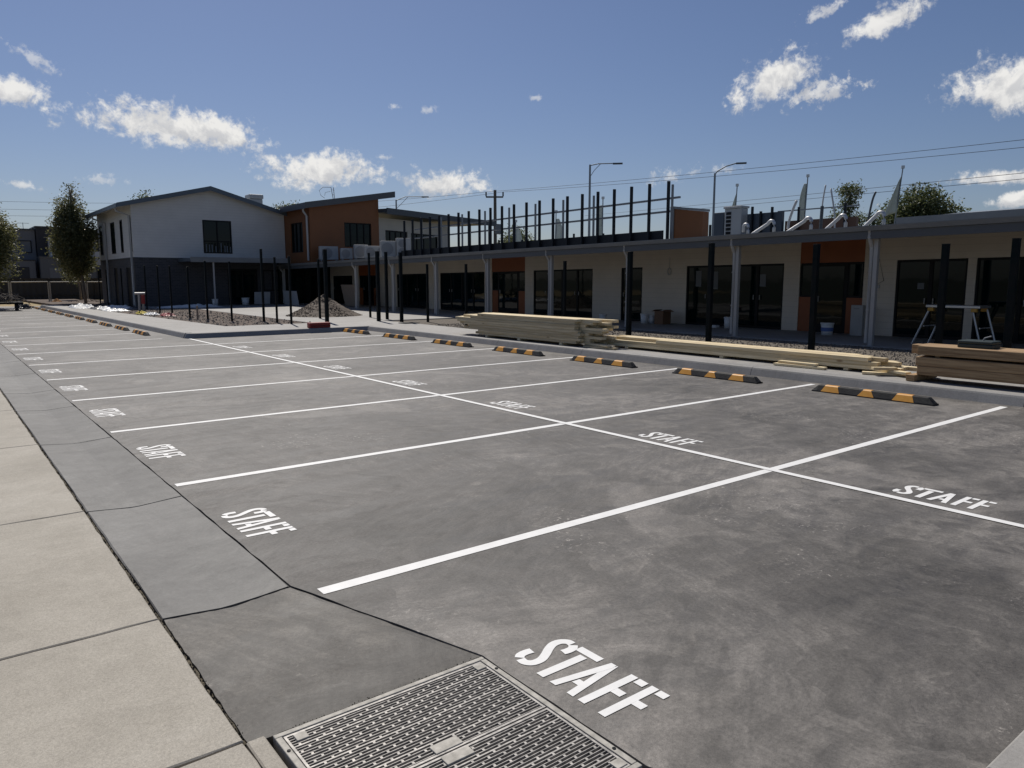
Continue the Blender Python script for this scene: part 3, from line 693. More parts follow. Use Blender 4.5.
for a, b, k in openings:
    g0 = XW+0.05
    zt = (hd(a)+hd(b))/2
    if k == 'd':
        n = max(1, round((b-a)/0.95)); fr = MB(); w_ = 0.05
        wd = MB().wallX(XW+0.02,XW+0.10,a+.002,a+w_,fl,hd).wallX(XW+0.02,XW+0.10,b-w_,b-.002,fl,hd)
        wd.wallX(XW+0.02,XW+0.10,a+w_+.001,b-w_-.001,lambda q: hd(q)-0.06,lambda q: hd(q)-.002)
        wd.wallX(XW+0.02,XW+0.10,a+w_+.001,b-w_-.001,lambda q: .132,lambda q: 0.20)
        for i in range(1, n):
            yy = a+(b-a)*i/n; wd.wallX(XW+0.025,XW+0.095,yy-.045,yy+.045,lambda q: .2005,lambda q: hd(q)-.0605)
        wd = wd.build('glazed_door', M['black_frame'], B)
        MB().wallX(g0,g0+.01,a+w_,b-w_,lambda q: 0.19,lambda q: hd(q)-0.05).build('pane', M['glass'], wd)
        for i in range(n):
            yy = a+(b-a)*(i+ (0.88 if i % 2 == 0 else 0.12))/n
            MB().obox((XW+0.005,yy,1.05),(0.03,0.02,0.14)).build('handle', M['galv'], wd)
    else:                                       # entrance bay: orange header, sidelights over orange panels, dark door
        wd = MB().wallX(XW+0.03,XW+0.10,a+.45,b-.42,fl,lambda q: hd(q)-.02)
        wd = wd.build('entrance_door', M['black_frame'], B)
        MB().wallX(XW+0.02,XW+0.028,a+.55,b-.52,lambda q: 0.35,lambda q: hd(q)-.12).build('pane', M['glass'], wd)
        MB().obox((XW-0.0,b-.60,1.05),(0.05,0.03,0.16)).build('handle', M['galv'], wd)
        MB().wallX(XW+0.005,XW+0.10,a,b,lambda q: hd(q)-.015,topf).build('header_panel', M['rust'], B)
        for (p, q) in ((a,a+.447),(b-.417,b)):
            MB().wallX(XW+0.02,XW+0.10,p,q,fl,lambda v: 1.09).build('orange_panel', M['rust'], B)
            s_ = MB().wallX(XW+0.04,XW+0.10,p,q,lambda v: 1.093,lambda v: hd(v)-.017).build('sidelight', M['black_frame'], B)
            MB().wallX(XW+0.03,XW+0.038,p+.05,q-.05,lambda v: 1.15,lambda v: hd(v)-.08).build('pane', M['glass'], s_)
# paper notices and blinds seen through the glass
for (yy, z, w_, h_) in ((5.05,1.42,0.16,0.15),(2.55,1.55,0.10,0.30),(7.35,1.62,0.07,0.26),(6.95,1.62,0.05,0.24),(11.9,1.6,0.22,0.5),(11.3,1.55,0.30,0.55),(9.55,1.55,0.20,0.36)):
    MB().box(XW+0.043,XW+0.047,yy-w_/2,yy+w_/2,z-h_/2,z+h_/2).build('paper_notice', M['blind'], B)
mb = MB(); mb.extr([(XG,0.0),(XG,-0.015),(XG+0.02,-0.11),(XG+0.13,-0.11),(XG+0.13,-0.05),(XG+0.03,-0.02),(XG+0.02,0.0)], YA, YB-0.02, gt); mb.build('gutter', M['gutter'], B)
mb = MB(); mb.extr([(XG+0.06,-0.112),(XG+0.06,-0.285),(XG+0.11,-0.285),(XG+0.11,-0.112)], YA, YB-0.02, gt); mb.build('fascia', M['fascia'], B)
mb = MB(); mb.extr([(XG+0.112,-0.275),(XW+0.0,-0.08),(XW+0.0,-0.06),(XG+0.112,-0.255)], YA, YB-0.02, gt); mb.build('soffit', M['soffit'], B)
mb = MB(); mb.extr([(XG+0.03,-0.012),(34.2,0.62),(34.2,0.56),(XG+0.03,-0.045)], YA, YB-0.02, gt); mb.build('roof', M['roofing'], B)
# raised roof at the near end
mb = MB(); mb.extr([(19.2,0.28),(19.2,0.45),(24.0,0.90),(28,0.95),(28,0.4),(24,0.4)], YA, 6.15, gt); mb.build('raised_roof', M['roofing'], B)
mb = MB(); mb.extr([(19.15,0.25),(19.15,0.475),(19.19,0.475),(19.19,0.25)], YA, 6.2, gt); mb.build('raised_fascia', M['gutter'], B)
for (a, b) in ((3.2,4.6),(0.6,2.2)):
    MB().extr([(17.2,0.13),(17.2,0.165),(17.6,0.17),(17.6,0.135)], a, b, gt).build('skylight', M['white'], B)
# verandah posts with their downpipes
colY = [0.9,4.72,8.28,12.02,15.56,19.13,22.7,26.25,29.9,39.2]
for i, yy in enumerate(colY):
    zt = gt(yy)-0.27
    MB().box(15.09,15.19,yy-.09,yy-.0,0.126,zt).build('verandah_post', M['column'], B)
    px = 15.0; py_ = yy+.055
    mb = MB(); mb.tube([(14.985,py_,gt(yy)-.08),(14.985,py_,gt(yy)-.26),(15.06,py_,gt(yy)-.38),(15.11,py_,gt(yy)-.46),(15.11,py_,0.18)], 0.045, 10)
    for z in (0.9,1.75): mb.tube([(15.11,py_,z),(15.11,py_,z+.03)],0.05,10)
    mb.build('downpipe', M['pipe'], B, smooth=False)
MB().box(14.95,XW,39.6,39.66,0.13,2.5).build('link_glazing', M['glass'], B)
for xx in (15.66,16.5,17.3,18.1): MB().box(xx-.04,xx+.04,39.55,39.598,0.13,2.6).build('mullion', M['black_frame'], B)
# a ring of hanging cable on the wall
mb = MB(); mb.tube([(XW-.03,13.05,2.3),(XW-.02,13.06,1.95)],0.006,6)
mb.tube([(XW-.03,13.06+.07*math.sin(a*math.pi/8),1.84+.11*math.cos(a*math.pi/8)) for a in range(17)],0.012,6); mb.build('cable_loop', M['conduit'], B)
mb = MB(); mb.tube([(XW-.02,6.15,2.3),(XW-.02,5.95,1.55),(XW-.02,6.2,1.4),(XW-.02,6.1,0.7)],0.006,6); mb.build('cable', M['black_frame'], B)
MB().box(XW-.03,XW-.002,6.05,6.25,1.36,1.44).build('socket', M['conduit'], B)

# orange end parapet on the roof
op = thing('parapet_box', 'orange-fronted box with grey edging on the roof at the end of the screen', 'roof parapet', (17.4,11.4,2.8))
mb = MB(); mb.add([(17.0,10.85,2.72),(17.0,11.93,2.72),(17.0,11.93,3.72),(17.0,10.85,3.58),(17.28,10.85,2.72),(17.28,11.93,2.72),(17.28,11.93,3.72),(17.28,10.85,3.58)],
       [(0,1,2,3),(4,7,6,5),(0,4,5,1),(1,5,6,2),(2,6,7,3),(3,7,4,0)]); mb.build('panel', M['orange'], op)
mb = MB(); mb.box(16.97,17.31,11.931,12.07,2.72,3.80); mb.add([(16.96,10.83,3.583),(16.96,11.93,3.723),(17.30,11.93,3.723),(17.30,10.83,3.583),(16.96,10.83,3.65),(16.96,11.93,3.79),(17.30,11.93,3.79),(17.30,10.83,3.65)],
       [(0,1,2,3),(4,7,6,5),(0,4,5,1),(1,5,6,2),(2,6,7,3),(3,7,4,0)]); mb.build('capping', M['grey_steel'], op)

# roof plant screen
sc = thing('plant_screen', 'open roof screen of tall dark posts and rails above the verandah', 'roof screen', (16.8,20,2.7))
for i in range(22):
    yy = 11.86+0.757*i; zb = gt(yy)+0.02; zt_ = 4.52-0.0145*(yy-11.86)
    MB().bbox(16.57,16.66,yy-.032,yy+.032,zb,zt_,0.006).build('screen_post', M['screen_steel'], sc)
mb = MB()
for i in range(3): 
    a = 12.1+5.5*i; mb.wallX(16.68,16.72,a,min(a+5.49,28.2),lambda q: gt(q)+.03,lambda q: gt(q)+.40)
mb.build('base_beam', M['screen_steel'], sc)
rp = [12.37,14.1,15.9,17.5,19.1,20.75,22.4,24.1,25.8,27.5]
for i, yy in enumerate(rp): MB().bbox(17.37,17.44,yy-.025,yy+.025,gt(yy)+.06,4.53-.012*(yy-12.4),0.005).build('rear_post', M['grey_steel'], sc)
for z0_ in (4.10,3.70):
    MB().wallX(17.30,17.36,12.0,28.0,lambda q: z0_-.012*(q-12.4)-.03,lambda q: z0_-.012*(q-12.4)+.03).build('rail', M['grey_steel'], sc)
mb = MB()
for i in range(9):
    yy = 13.2+1.75*i; mb.bbox(20.4,20.47,yy-.03,yy+.03,gt(yy)+.2,gt(yy)+.80+.1*math.sin(i*2.1),0.004)
mb.build('stub_post', M['screen_steel'], sc)
MB().wallX(20.4,20.44,12.6,28,lambda q: gt(q)+.20,lambda q: gt(q)+.32).build('rear_beam', M['grey_steel'], sc)

# ------------------------------------------------------------------ two-storey white building
WB = thing('two_storey_building', 'two-storey building with white boards above charcoal brick and a peaked roof', 'building', (11.5,44,0))
xa, xb, ya, yb = 7.45, 15.6, 40.0, 49.4; zs = 2.72
zroof = lambda x: 5.50+(x-7.45)*(6.48-5.50)/(11.4-7.45) if x < 11.4 else 6.48-(x-11.4)*(6.48-5.32)/(15.6-11.4)
mb = MB()
mb.box(xa,xa+.2,ya+.2,41.2,0.05,zs); mb.box(xa,xa+.2,42.3,44.6,0.05,zs); mb.box(xa,xa+.2,45.6,yb,0.05,zs); mb.box(xa,xa+.2,41.2,42.3,2.2,zs); mb.box(xa,xa+.2,44.6,45.6,2.2,zs)
mb.box(xa,12.2,ya,ya+.2,0.05,zs); mb.box(13.9,xb,ya,ya+.2,0.05,zs); mb.box(12.2,13.9,ya,ya+.2,2.15,zs); mb.box(xa,xb,yb,yb+.2,0.05,zs); mb.box(xb-.2,xb,ya+.2,yb,0.05,zs)
mb.build('brick_wall', M['brick'], WB)
# upper wall with openings: build as strips
mb = MB(); o_ = 0.03
def gable(x0, x1, z0=None, z1=None, y0=ya-o_, y1=ya+.15):
    bz0 = z0 if z0 is not None else zs+.001
    t0 = z1 if z1 is not None else zroof(x0); t1 = z1 if z1 is not None else zroof(x1)
    mb.add([(x0,y0,bz0),(x1,y0,bz0),(x1,y1,bz0),(x0,y1,bz0),(x0,y0,t0),(x1,y0,t1),(x1,y1,t1),(x0,y1,t0)], [(0,3,2,1),(4,5,6,7),(0,1,5,4),(1,2,6,5),(2,3,7,6),(3,0,4,7)])
gable(xa-o_, 10.97); gable(10.97,11.4,z0=4.80); gable(11.4,12.52,z0=4.80); gable(10.97,12.52,z1=3.0); gable(12.52,xb)
Ls = [(39.4+0.9,41.05),(42.2,42.75),(44.35,45.5),(48.0,48.7)]
Ls = [(40.15,40.55),(42.3,42.9),(44.4,45.5),(48.2,49.0)]
yy = ya+.152
for a, b in Ls:
    mb.box(xa-o_,xa+.15,yy,a,zs+.001,5.46); mb.box(xa-o_,xa+.15,a,b,zs+.001,3.02); mb.box(xa-o_,xa+.15,a,b,4.78,5.46); yy = b
mb.box(xa-o_,xa+.15,yy,yb+.2,zs+.001,5.46); mb.box(xb-.15,xb,ya+.15,yb,zs+.001,5.3)
mb.build('upper_wall', M['white_clad'], WB)
mb = MB(); mb.box(xa-.05,xa+.0,ya-.05,yb+.2,zs-.03,zs); mb.box(xa,xb,ya-.05,ya,zs-.03,zs); mb.build('flashing', M['dark_fascia'], WB)
def window(parent, axis, p, a, b, z0, z1, panes=1, trans=None, m=M['black_frame'], gl=M['glass'], w=0.06):
    """framed window in a wall facing -X (axis x) or -Y (axis y); one frame mesh and one pane"""
    mb = MB(); 
    def bx(u0,u1,d0,d1,q0,q1):
        if axis == 'x': mb.box(p+d0,p+d1,u0,u1,q0,q1)
        else: mb.box(u0,u1,p+d0,p+d1,q0,q1)
    bx(a,a+w,0,.1,z0,z1); bx(b-w,b,0,.1,z0,z1); bx(a+w+.001,b-w-.001,0,.1,z0,z0+w); bx(a+w+.001,b-w-.001,0,.1,z1-w,z1)
    for i in range(1,panes):
        u = a+(b-a)*i/panes; bx(u-w/2,u+w/2,.005,.095,z0+w+.001,z1-w-.001)
    if trans:
        for i in range(panes):
            u0 = a+(b-a)*i/panes+(w+.001 if i == 0 else w/2+.001); u1 = a+(b-a)*(i+1)/panes-(w+.001 if i == panes-1 else w/2+.001)
            bx(u0,u1,.01,.09,trans-w/2,trans+w/2)
    f = mb.build('window', m, parent)
    mb = MB()
    if axis == 'x': mb.box(p+.05,p+.056,a+w/2,b-w/2,z0+w/2,z1-w/2)
    else: mb.box(a+w/2,b-w/2,p+.05,p+.056,z0+w/2,z1-w/2)
    mb.build('pane', gl, f); return f
wf = window(WB,'y',ya-.05,10.97,12.52,3.0,4.8,2,3.66)
mb = MB()
for i in range(9): mb.obox((11.13+i*.165+random.uniform(-.03,.03),ya-.002,3.18+random.uniform(0,.12)),(0.06,0.002,0.34+random.uniform(0,.2)))
mb.build('blind_slat', M['blind'], wf)
for a, b in Ls: window(WB,'x',xa-.05,a,b,3.02,4.78,1)
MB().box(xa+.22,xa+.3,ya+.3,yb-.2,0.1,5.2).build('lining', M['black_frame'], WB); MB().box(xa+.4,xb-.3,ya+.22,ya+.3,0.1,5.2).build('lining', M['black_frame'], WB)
for a, b in ((41.2,42.3),(44.6,45.6)): MB().box(xa+.06,xa+.12,a,b,0.1,2.2).build('door', M['black_frame'], WB)
d_ = MB().box(12.2,13.9,ya+.06,ya+.12,0.13,2.15).build('door', M['black_frame'], WB)
MB().box(12.3,13.02,ya+.05,ya+.055,0.3,2.05).box(13.08,13.8,ya+.05,ya+.055,0.3,2.05).build('pane', M['glass'], d_)
window(WB,'y',ya-.04,14.2,15.3,0.9,2.1,2)
# roof with overhangs
mb = MB(); yo, ye = ya-.45, yb+.6; xl, xr = 6.72, 15.9
zl = zroof(7.45)-(7.45-xl)*.248; zr = zroof(15.6)-.3*.276
prof = [(xl,zl),(11.4,6.48),(xr,zr),(xr,zr+.06),(11.4,6.54),(xl,zl+.06)]
mb.extr(prof, yo+.03, ye); mb.build('roof', M['roofing'], WB)
mb = MB(); pf = [(xl-.02,zl-.10),(11.4,6.48-.12),(xr,zr-.12),(xr,zr+.10),(11.4,6.48+.12),(xl-.02,zl+.12)]
mb.extr(pf, yo-.01, yo+.028); mb.box(xl-.06,xl-.022,yo-.01,ye,zl-.11,zl+.09); mb.build('fascia', M['blue_fascia'], WB)
mb = MB(); mb.extr([(xl,zl-.05),(xa-.04,zroof(xa)-.05),(xa-.04,zroof(xa)-.03),(xl,zl-.03)], yo+.03, ye); mb.build('soffit', M['soffit'], WB)
for yy in (ya+.18, 46.9):
    mb = MB(); mb.tube([(xl,yy,zl-.05),(xl+.05,yy,zl-.25),(xa-.10,yy,zl-.45),(xa-.10,yy,0.2)],0.06,10); mb.build('downpipe', M['pipe'], WB)
# entry canopy
mb = MB(); mb.box(9.6,14.85,37.45,ya-.06,2.50,2.66); mb.build('canopy', M['blue_fascia'], WB)
MB().box(9.56,14.85,37.38,37.448,2.46,2.72).build('canopy_fascia', M['gutter'], WB)
for xx in (10.72,):
    MB().box(xx-.035,xx+.035,37.5,37.57,0.13,2.49).build('canopy_post', M['column'], WB)
cb = MB().box(9.7,9.75,ya-.09,ya-.0,0.2,0.9); 
MB().bbox(14.45,15.2,42.2,43.0,5.72,6.35,0.04).build('roof_vent', M['plant_grey'], WB)
MB().bbox(14.4,15.25,42.15,43.05,6.352,6.62,0.06).build('roof_vent_cap', M['plant_grey'], WB)

# ------------------------------------------------------------------ orange upper wing
OW = thing('orange_wing', 'orange upper storey with a grey roof tilting up, beside the white boarded gable', 'building', (18,38,2.5))
xa2, xb2, ya2, yb2 = 15.62, 19.85, 36.32, 44
zt2 = lambda x: 5.45+(x-15.3)*(6.36-5.45)/(20.7-15.3)
mb = MB()
def ow(x0,x1,z0=None,z1=None):
    b0 = z0 if z0 else 2.35; t0 = z1 if z1 else zt2(x0); t1 = z1 if z1 else zt2(x1)
    mb.add([(x0,ya2,b0),(x1,ya2,b0),(x1,ya2+.2,b0),(x0,ya2+.2,b0),(x0,ya2,t0),(x1,ya2,t1),(x1,ya2+.2,t1),(x0,ya2+.2,t0)], [(0,3,2,1),(4,5,6,7),(0,1,5,4),(1,2,6,5),(2,3,7,6),(3,0,4,7)])
ow(xa2,17.66); ow(17.66,19.35,z0=4.76); ow(17.66,19.35,z1=3.4); ow(19.35,xb2)
mb.box(xa2,xa2+.2,ya2+.2,37.35,2.35,zt2(xa2)); mb.box(xa2,xa2+.2,37.35,39.1,4.75,zt2(xa2)); mb.box(xa2,xa2+.2,37.35,39.1,2.35,3.08); mb.box(xa2,xa2+.2,39.1,yb2,2.35,zt2(xa2))
mb.box(xb2-.2,xb2,ya2+.2,yb2,2.35,zt2(xb2)); mb.build('wall', M['orange'], OW)
window(OW,'y',ya2+.06,17.66,19.35,3.4,4.76,4); window(OW,'x',xa2+.06,37.35,39.1,3.08,4.75,3)
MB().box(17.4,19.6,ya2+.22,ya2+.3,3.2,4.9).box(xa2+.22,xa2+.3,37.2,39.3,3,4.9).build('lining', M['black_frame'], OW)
mb = MB(); mb.add([(15.25,35.95,zt2(15.25)),(20.7,35.95,zt2(20.7)),(20.7,44.5,zt2(20.7)),(15.25,44.5,zt2(15.25)),(15.25,35.95,zt2(15.25)+.06),(20.7,35.95,zt2(20.7)+.06),(20.7,44.5,zt2(20.7)+.06),(15.25,44.5,zt2(15.25)+.06)], [(0,3,2,1),(4,5,6,7),(0,1,5,4),(1,2,6,5),(2,3,7,6),(3,0,4,7)]); mb.build('roof', M['roofing'], OW)
mb = MB(); mb.add([(15.22,35.91,zt2(15.25)-.06),(20.74,35.91,zt2(20.7)-.06),(20.74,35.948,zt2(20.7)-.06),(15.22,35.948,zt2(15.25)-.06),(15.22,35.91,zt2(15.25)+.26),(20.74,35.91,zt2(20.7)+.28),(20.74,35.948,zt2(20.7)+.28),(15.22,35.948,zt2(15.25)+.26)], [(0,3,2,1),(4,5,6,7),(0,1,5,4),(1,2,6,5),(2,3,7,6),(3,0,4,7)])
mb.box(15.18,15.218,35.91,39.5,zt2(15.25)-.08,zt2(15.25)+.24); mb.build('fascia', M['fascia'], OW)
mb = MB(); mb.tube([(15.3,36.45,5.40),(15.32,36.45,5.25),(15.5,36.45,5.0),(15.52,36.45,2.6)],0.055,10); mb.build('downpipe', M['pipe'], OW)
MB().bbox(20.0,20.4,36.3,36.9,6.35,6.52,0.03).build('roof_cowl', M['dark_fascia'], OW)
# ladder-like antenna on the orange roof
mb = MB(); bx_, by_, bz_ = 19.3, 42, 6.3
mb.tube([(19.75,42,6.2),(19.55,42,7.35)],0.02,6); mb.tube([(19.95,42.3,6.2),(19.85,42.3,7.4)],0.02,6)
for z in (6.6,6.9,7.2): mb.tube([(19.65,42,z),(19.9,42.3,z+.02)],0.015,6)
mb.tube([(19.55,42,7.35),(19.0,42,7.32),(18.75,42,7.1),(18.85,42,6.8),(19.1,42,6.65)],0.015,6); mb.tube([(19.5,42,7.1),(19.15,42,7.0),(19.1,42,6.8)],0.012,6)
solo(mb, 'roof_ladder', M['galv_dull'], 'small metal roof access ladder with looped handrails above the orange wing', 'ladder')

# ------------------------------------------------------------------ upper pavilion beyond the screen, turned by 22 degrees
PV = thing('upper_pavilion', 'pale upper storey under a flat dark roof behind the roof screen posts', 'building', (20.2,37.0,2.9))
dv = Vector((.927,.375,0)); nv = Vector((.375,-.927,0)); P0 = Vector((20.2,37.0,0))
def pbox(mb, t0, t1, d0, d1, z0, z1):
    q = [P0+dv*t+nv*d for t, d in ((t0,d0),(t1,d0),(t1,d1),(t0,d1))]
    mb.add([(p.x,p.y,z0) for p in q]+[(p.x,p.y,z1) for p in q], [(0,3,2,1),(4,5,6,7),(0,1,5,4),(1,2,6,5),(2,3,7,6),(3,0,4,7)])
mb = MB(); pbox(mb,0,0.6,-.2,0,2.9,5.2); pbox(mb,0.6,2.75,-.2,0,4.5,5.2); pbox(mb,0.6,2.75,-.2,0,2.9,3.4); pbox(mb,2.75,3.1,-.2,0,2.9,5.2); pbox(mb,3.1,6.0,-.2,0,4.45,5.2); pbox(mb,3.1,6.0,-.2,0,2.9,3.2); pbox(mb,6.0,7.4,-.2,0,2.9,5.2); pbox(mb,7.2,7.4,-5,-.2,2.9,5.2)
mb.build('wall', M['cream_far'], PV)
for t0, t1, z0, z1, n in ((.6,2.75,3.4,4.5,4),(3.1,6.0,3.2,4.45,4)):
    mb = MB(); w_ = .07
    pbox(mb,t0,t1,-.14,-.06,z1-w_,z1); pbox(mb,t0,t1,-.14,-.06,z0,z0+w_)
    for i in range(n+1):
        u = t0+(t1-t0)*i/n; pbox(mb,max(t0,u-w_/2),min(t1,u+w_/2),-.135,-.065,z0+w_+.001,z1-w_-.001)
    wn = mb.build('window', M['black_frame'], PV); mb = MB(); pbox(mb,t0+.02,t1-.02,-.11,-.10,z0+.02,z1-.02); mb.build('pane', M['glass'], wn)
mb = MB(); pbox(mb,-.6,11.5,-6.5,1.1,5.42,5.62); mb.build('roof', M['dark_fascia'], PV)
mb = MB(); pbox(mb,-.6,11.55,1.101,1.16,5.32,5.66); mb.build('fascia', M['dark_fascia'], PV)
for t in (8.6,11.2):
    mb = MB(); pbox(mb,t,t+.14,.7,.84,2.9,5.418); mb.build('roof_post', M['screen_steel'], PV)

# ------------------------------------------------------------------ rooftop things
def ac_unit(cx, cy, w, h, fans, label, ry=0.0):
    zb = gt(cy)+(cx-XG)*0.033+0.06
    t = thing('air_conditioner', label, 'air conditioner', (cx,cy,zb), 'air conditioning units on the verandah roof')
    rot = Matrix.Translation((cx,cy,zb)) @ Matrix.Rotation(ry,4,'Z')
    def mk(f, name, m, par=t, sm=False):
        mb = MB(); f(mb); mb.xform_from(0, rot); return mb.build(name, m, par, sm)
    b = mk(lambda q: q.bbox(-w/2,w/2,-.18,.18,0.08,h,0.015), 'casing', M['white'])
    mk(lambda q: q.box(-w/2+.05,-w/2+.12,-.2,.2,0,0.079).box(w/2-.12,w/2-.05,-.2,.2,0,0.079), 'foot', M['grey_steel'])
    for i in range(fans):
        def fan(q, i=i):
            if fans == 2 and h > w: cx_, cz_, r = -.08, h*(.30+.42*i), min(w*.33,h*.2)
            elif fans == 2: cx_, cz_, r = -w/4+w/2*i, h*.54, h*.34
            else: cx_, cz_, r = -.1*w, h*.54, h*.36
            q.tube([(cx_,-.186,cz_),(cx_,-.196,cz_)], r, 20)
            for rr in (.35,.7): q.tube([(cx_+r*rr*math.cos(a*math.pi/8),-.20,cz_+r*rr*math.sin(a*math.pi/8)) for a in range(17)],0.008,5)
        mk(fan, 'fan_grille', M['fan'])
ac_unit(16.28,35.5,1.0,0.80,1,'white air conditioner standing alone against the orange wall',-.25)
ac_unit(16.72,34.2,0.62,0.64,1,'small white air conditioner beside the lone one, under the orange wall',-.25)
ac_unit(17.32,33.7,0.72,0.80,1,'white air conditioner between the small unit and the low pair',-.25)
ac_unit(17.62,32.6,1.15,0.68,2,'low white two-fan air conditioner next to the tall roof unit',-.3)
ac_unit(17.45,30.9,0.75,0.86,1,'upright white air conditioner touching the tallest roof unit',-.3)
ac_unit(18.1,30.5,0.70,0.98,2,'tallest white air conditioner, last before the dark roof screen',-.3)
def duct(x, y, h, lead, label, s=1.0):
    z = gt(y)+(x-XG)*0.033
    mb = MB(); r = 0.045*s
    arc = [(x,y,z-.02),(x,y,z+h*.5)]+[(x,y+.09*s-.09*s*math.cos(a*math.pi/8),z+h-.12*s+.10*s*math.sin(a*math.pi/8)) for a in range(0,(7 if lead else 9))]
    p = arc[-1]
    arc += [(x-.03*k, p[1]+.06+lead*k/3, p[2]-.06-(p[2]-.06-z)*k/3) for k in range(4)] if lead else [(x,p[1],z+h*.4)]
    mb.tube(arc, r, 10); return solo(mb, 'roof_duct', M['shiny'], label, 'duct', 'silver goosenecks on the roof', smooth=True)
duct(17.5,9.62,0.40,0.0,'short silver gooseneck vent standing by the grey roof cabinet',0.9)
duct(17.5,8.78,0.44,0.55,'silver gooseneck duct with a sloping tail in front of the slate roof panel')
duct(17.5,7.66,0.44,0.55,'silver gooseneck duct beside the slender banner above the orange entrance')
duct(17.5,6.70,0.44,0.35,'silver gooseneck duct in front of the sparse slim tree')
duct(17.5,5.72,0.44,0.30,'silver gooseneck duct in front of the broad tree')
def hose(pts, label, m=M['conduit'], r=0.03):
    mb = MB(); mb.tube(catmull3(pts), r, 8); return solo(mb, 'roof_conduit', m, label, 'conduit', 'conduits sticking up from the roof', smooth=True)
def catmull3(pts, n=6):
    out = []; P = [Vector(p) for p in pts]; P = [P[0]*2-P[1]]+P+[P[-1]*2-P[-2]]
    for i in range(1, len(P)-2):
        for k in range(n):
            t = k/n; a,b,c,d = P[i-1],P[i],P[i+1],P[i+2]
            out.append(0.5*((2*b)+(c-a)*t+(2*a-5*b+4*c-d)*t*t+(3*b-a-3*c+d)*t**3))
    out.append(P[-2]); return out
hose([(20,9.9,2.85),(20,9.9,3.3),(20,9.78,3.7),(20,9.66,3.98)], 'pale curved conduit leaning just before the slender banner', r=.04)
hose([(20,8.84,2.85),(20,8.82,3.4),(20,8.8,3.9),(20,8.74,4.36)], 'straight conduit with a dark sleeve past the slender banner', r=.022)
mb = MB(); mb.tube([(20,8.83,2.88),(20,8.81,3.75)],0.05,8); solo(mb,'conduit_sleeve',M['dark_fascia'],'dark sleeve on the straight roof conduit','sleeve')
hose([(20,8.36,2.85),(20,8.40,3.4),(20,8.46,3.75),(20,8.57,4.24)], 'thin conduit leaning towards the sleeved one', r=.025)
hose([(20,7.42,2.85),(20,7.38,3.3),(20,7.3,3.8),(20,7.22,4.03)], 'dark conduit bent at its tip beside the broad tree', M['dark_fascia'], r=.03)
mb = MB(); mb.bbox(22.0,22.5,13.80,14.25,2.9,4.02,.02); solo(mb,'roof_plant_box',M['plant_blue'],'slate-coloured box with louvres beside the pale grey roof cabinet','roof plant')
t = thing('roof_cabinet','pale grey roof cabinet, tallest of the plant boxes','roof plant',(22,13.35,2.9))
MB().bbox(21.95,22.35,13.02,13.74,2.9,4.12,.02).build('casing',M['plant_grey'],t); MB().bbox(21.9,22.4,12.99,13.77,4.122,4.20,.02).build('top',M['plant_grey'],t)
mb = MB()
for i in range(6): mb.box(21.935,21.948,13.45,13.66,3.2+.14*i,3.3+.14*i)
mb.build('louvre',M['black_frame'],t)
t = thing('roof_plant_wall','slate roof wall panel with posts beyond the silver ducts','roof plant',(22.2,12.2,2.9))
MB().box(22.2,22.35,11.55,12.94,2.9,3.9).build('panel',M['plant_blue'],t)
for yy in (12.7,12.35,11.9): MB().bbox(22.1,22.19,yy-.03,yy+.03,2.9,4.05+.1*math.sin(yy*9),.004).build('post',M['screen_steel'],t)
t = thing('roof_brown_wall','low brown roof wall with a thin rail on two posts','roof plant',(22.4,10.6,2.9))
MB().box(22.4,22.55,9.0,11.54,2.9,3.58).build('panel',mat('brown_panel',(.10,.05,.03),.6),t)
for yy in (11.0,9.35): MB().bbox(22.3,22.37,yy-.03,yy+.03,2.9,4.02,.004).build('post',M['screen_steel'],t)
MB().box(22.32,22.36,8.9,11.8,3.90,3.94).build('rail',M['grey_steel'],t)

# ------------------------------------------------------------------ black fence posts in the ground
def fpost(x, y, h, r, label, zb=0.12):
    t = thing('fence_post', label, 'fence post', (x,y,zb), 'black fence posts around the courtyard')
    MB().bbox(x-r,x+r,y-r,y+r,zb-.02,zb+h-.012,0.004).build('shaft', M['black_steel'], t)
    MB().bbox(x-r-.004,x+r+.004,y-r-.004,y+r+.004,zb+h-.0118,zb+h,0.003).build('cap', M['black_frame'], t)
    return t
fx = 12.4
for y, z, lab in ((-1.3,2.3,'black steel post past the end of the trestle beyond the brown timber stack'),(1.09,2.24,'thick black post behind the tool case on the brown timber stack'),(2.14,2.19,'thick black post in front of the trestle'),(4.5,2.27,'black post in front of the orange entrance beside the white bucket'),
                  (6.99,2.38,'black post standing in the gravel before wide glass doors'),(9.42,2.26,'black post standing in front of the downpipe beside the narrow door'),(11.82,2.08,'black post behind the pale timber stack, before its wide glazing'),(16.56,2.07,'slim black post behind the far end of the pale timber stack')):
    fpost(fx, y, z-.10, 0.05 if z > 2.1 else 0.035, lab, 0.10)
fpost(fx,18.93,1.98,.035,'slim black post alone between the pale timber stack and the gate posts')
fpost(11.64,19.43,2.38,.05,'thick black gate post beside the flat dark plate on the slab'); fpost(11.87,20.89,2.44,.045,'black gate post behind and between two thicker ones')
fpost(11.01,19.92,2.42,.055,'thick black post, middle one of the gate cluster'); fpost(12.01,22.48,2.45,.035,'slim black post at the back of the gate cluster')
fpost(9.34,20.47,2.46,.055,'thickest black post, standing before the gravel mound'); fpost(10.19,22.98,2.2,.035,'slim black post against the gravel mound')
fpost(7.97,20.18,2.2,.03,'slim black post at the corner of the garden bed, casting a shadow on the slab')
fpost(8.0,21.52,2.2,.03,'second slim black post of the garden bed edge, before the white leaning board'); fpost(7.86,22.39,2.5,.035,'taller black post at the garden bed edge, before the leaning boards')
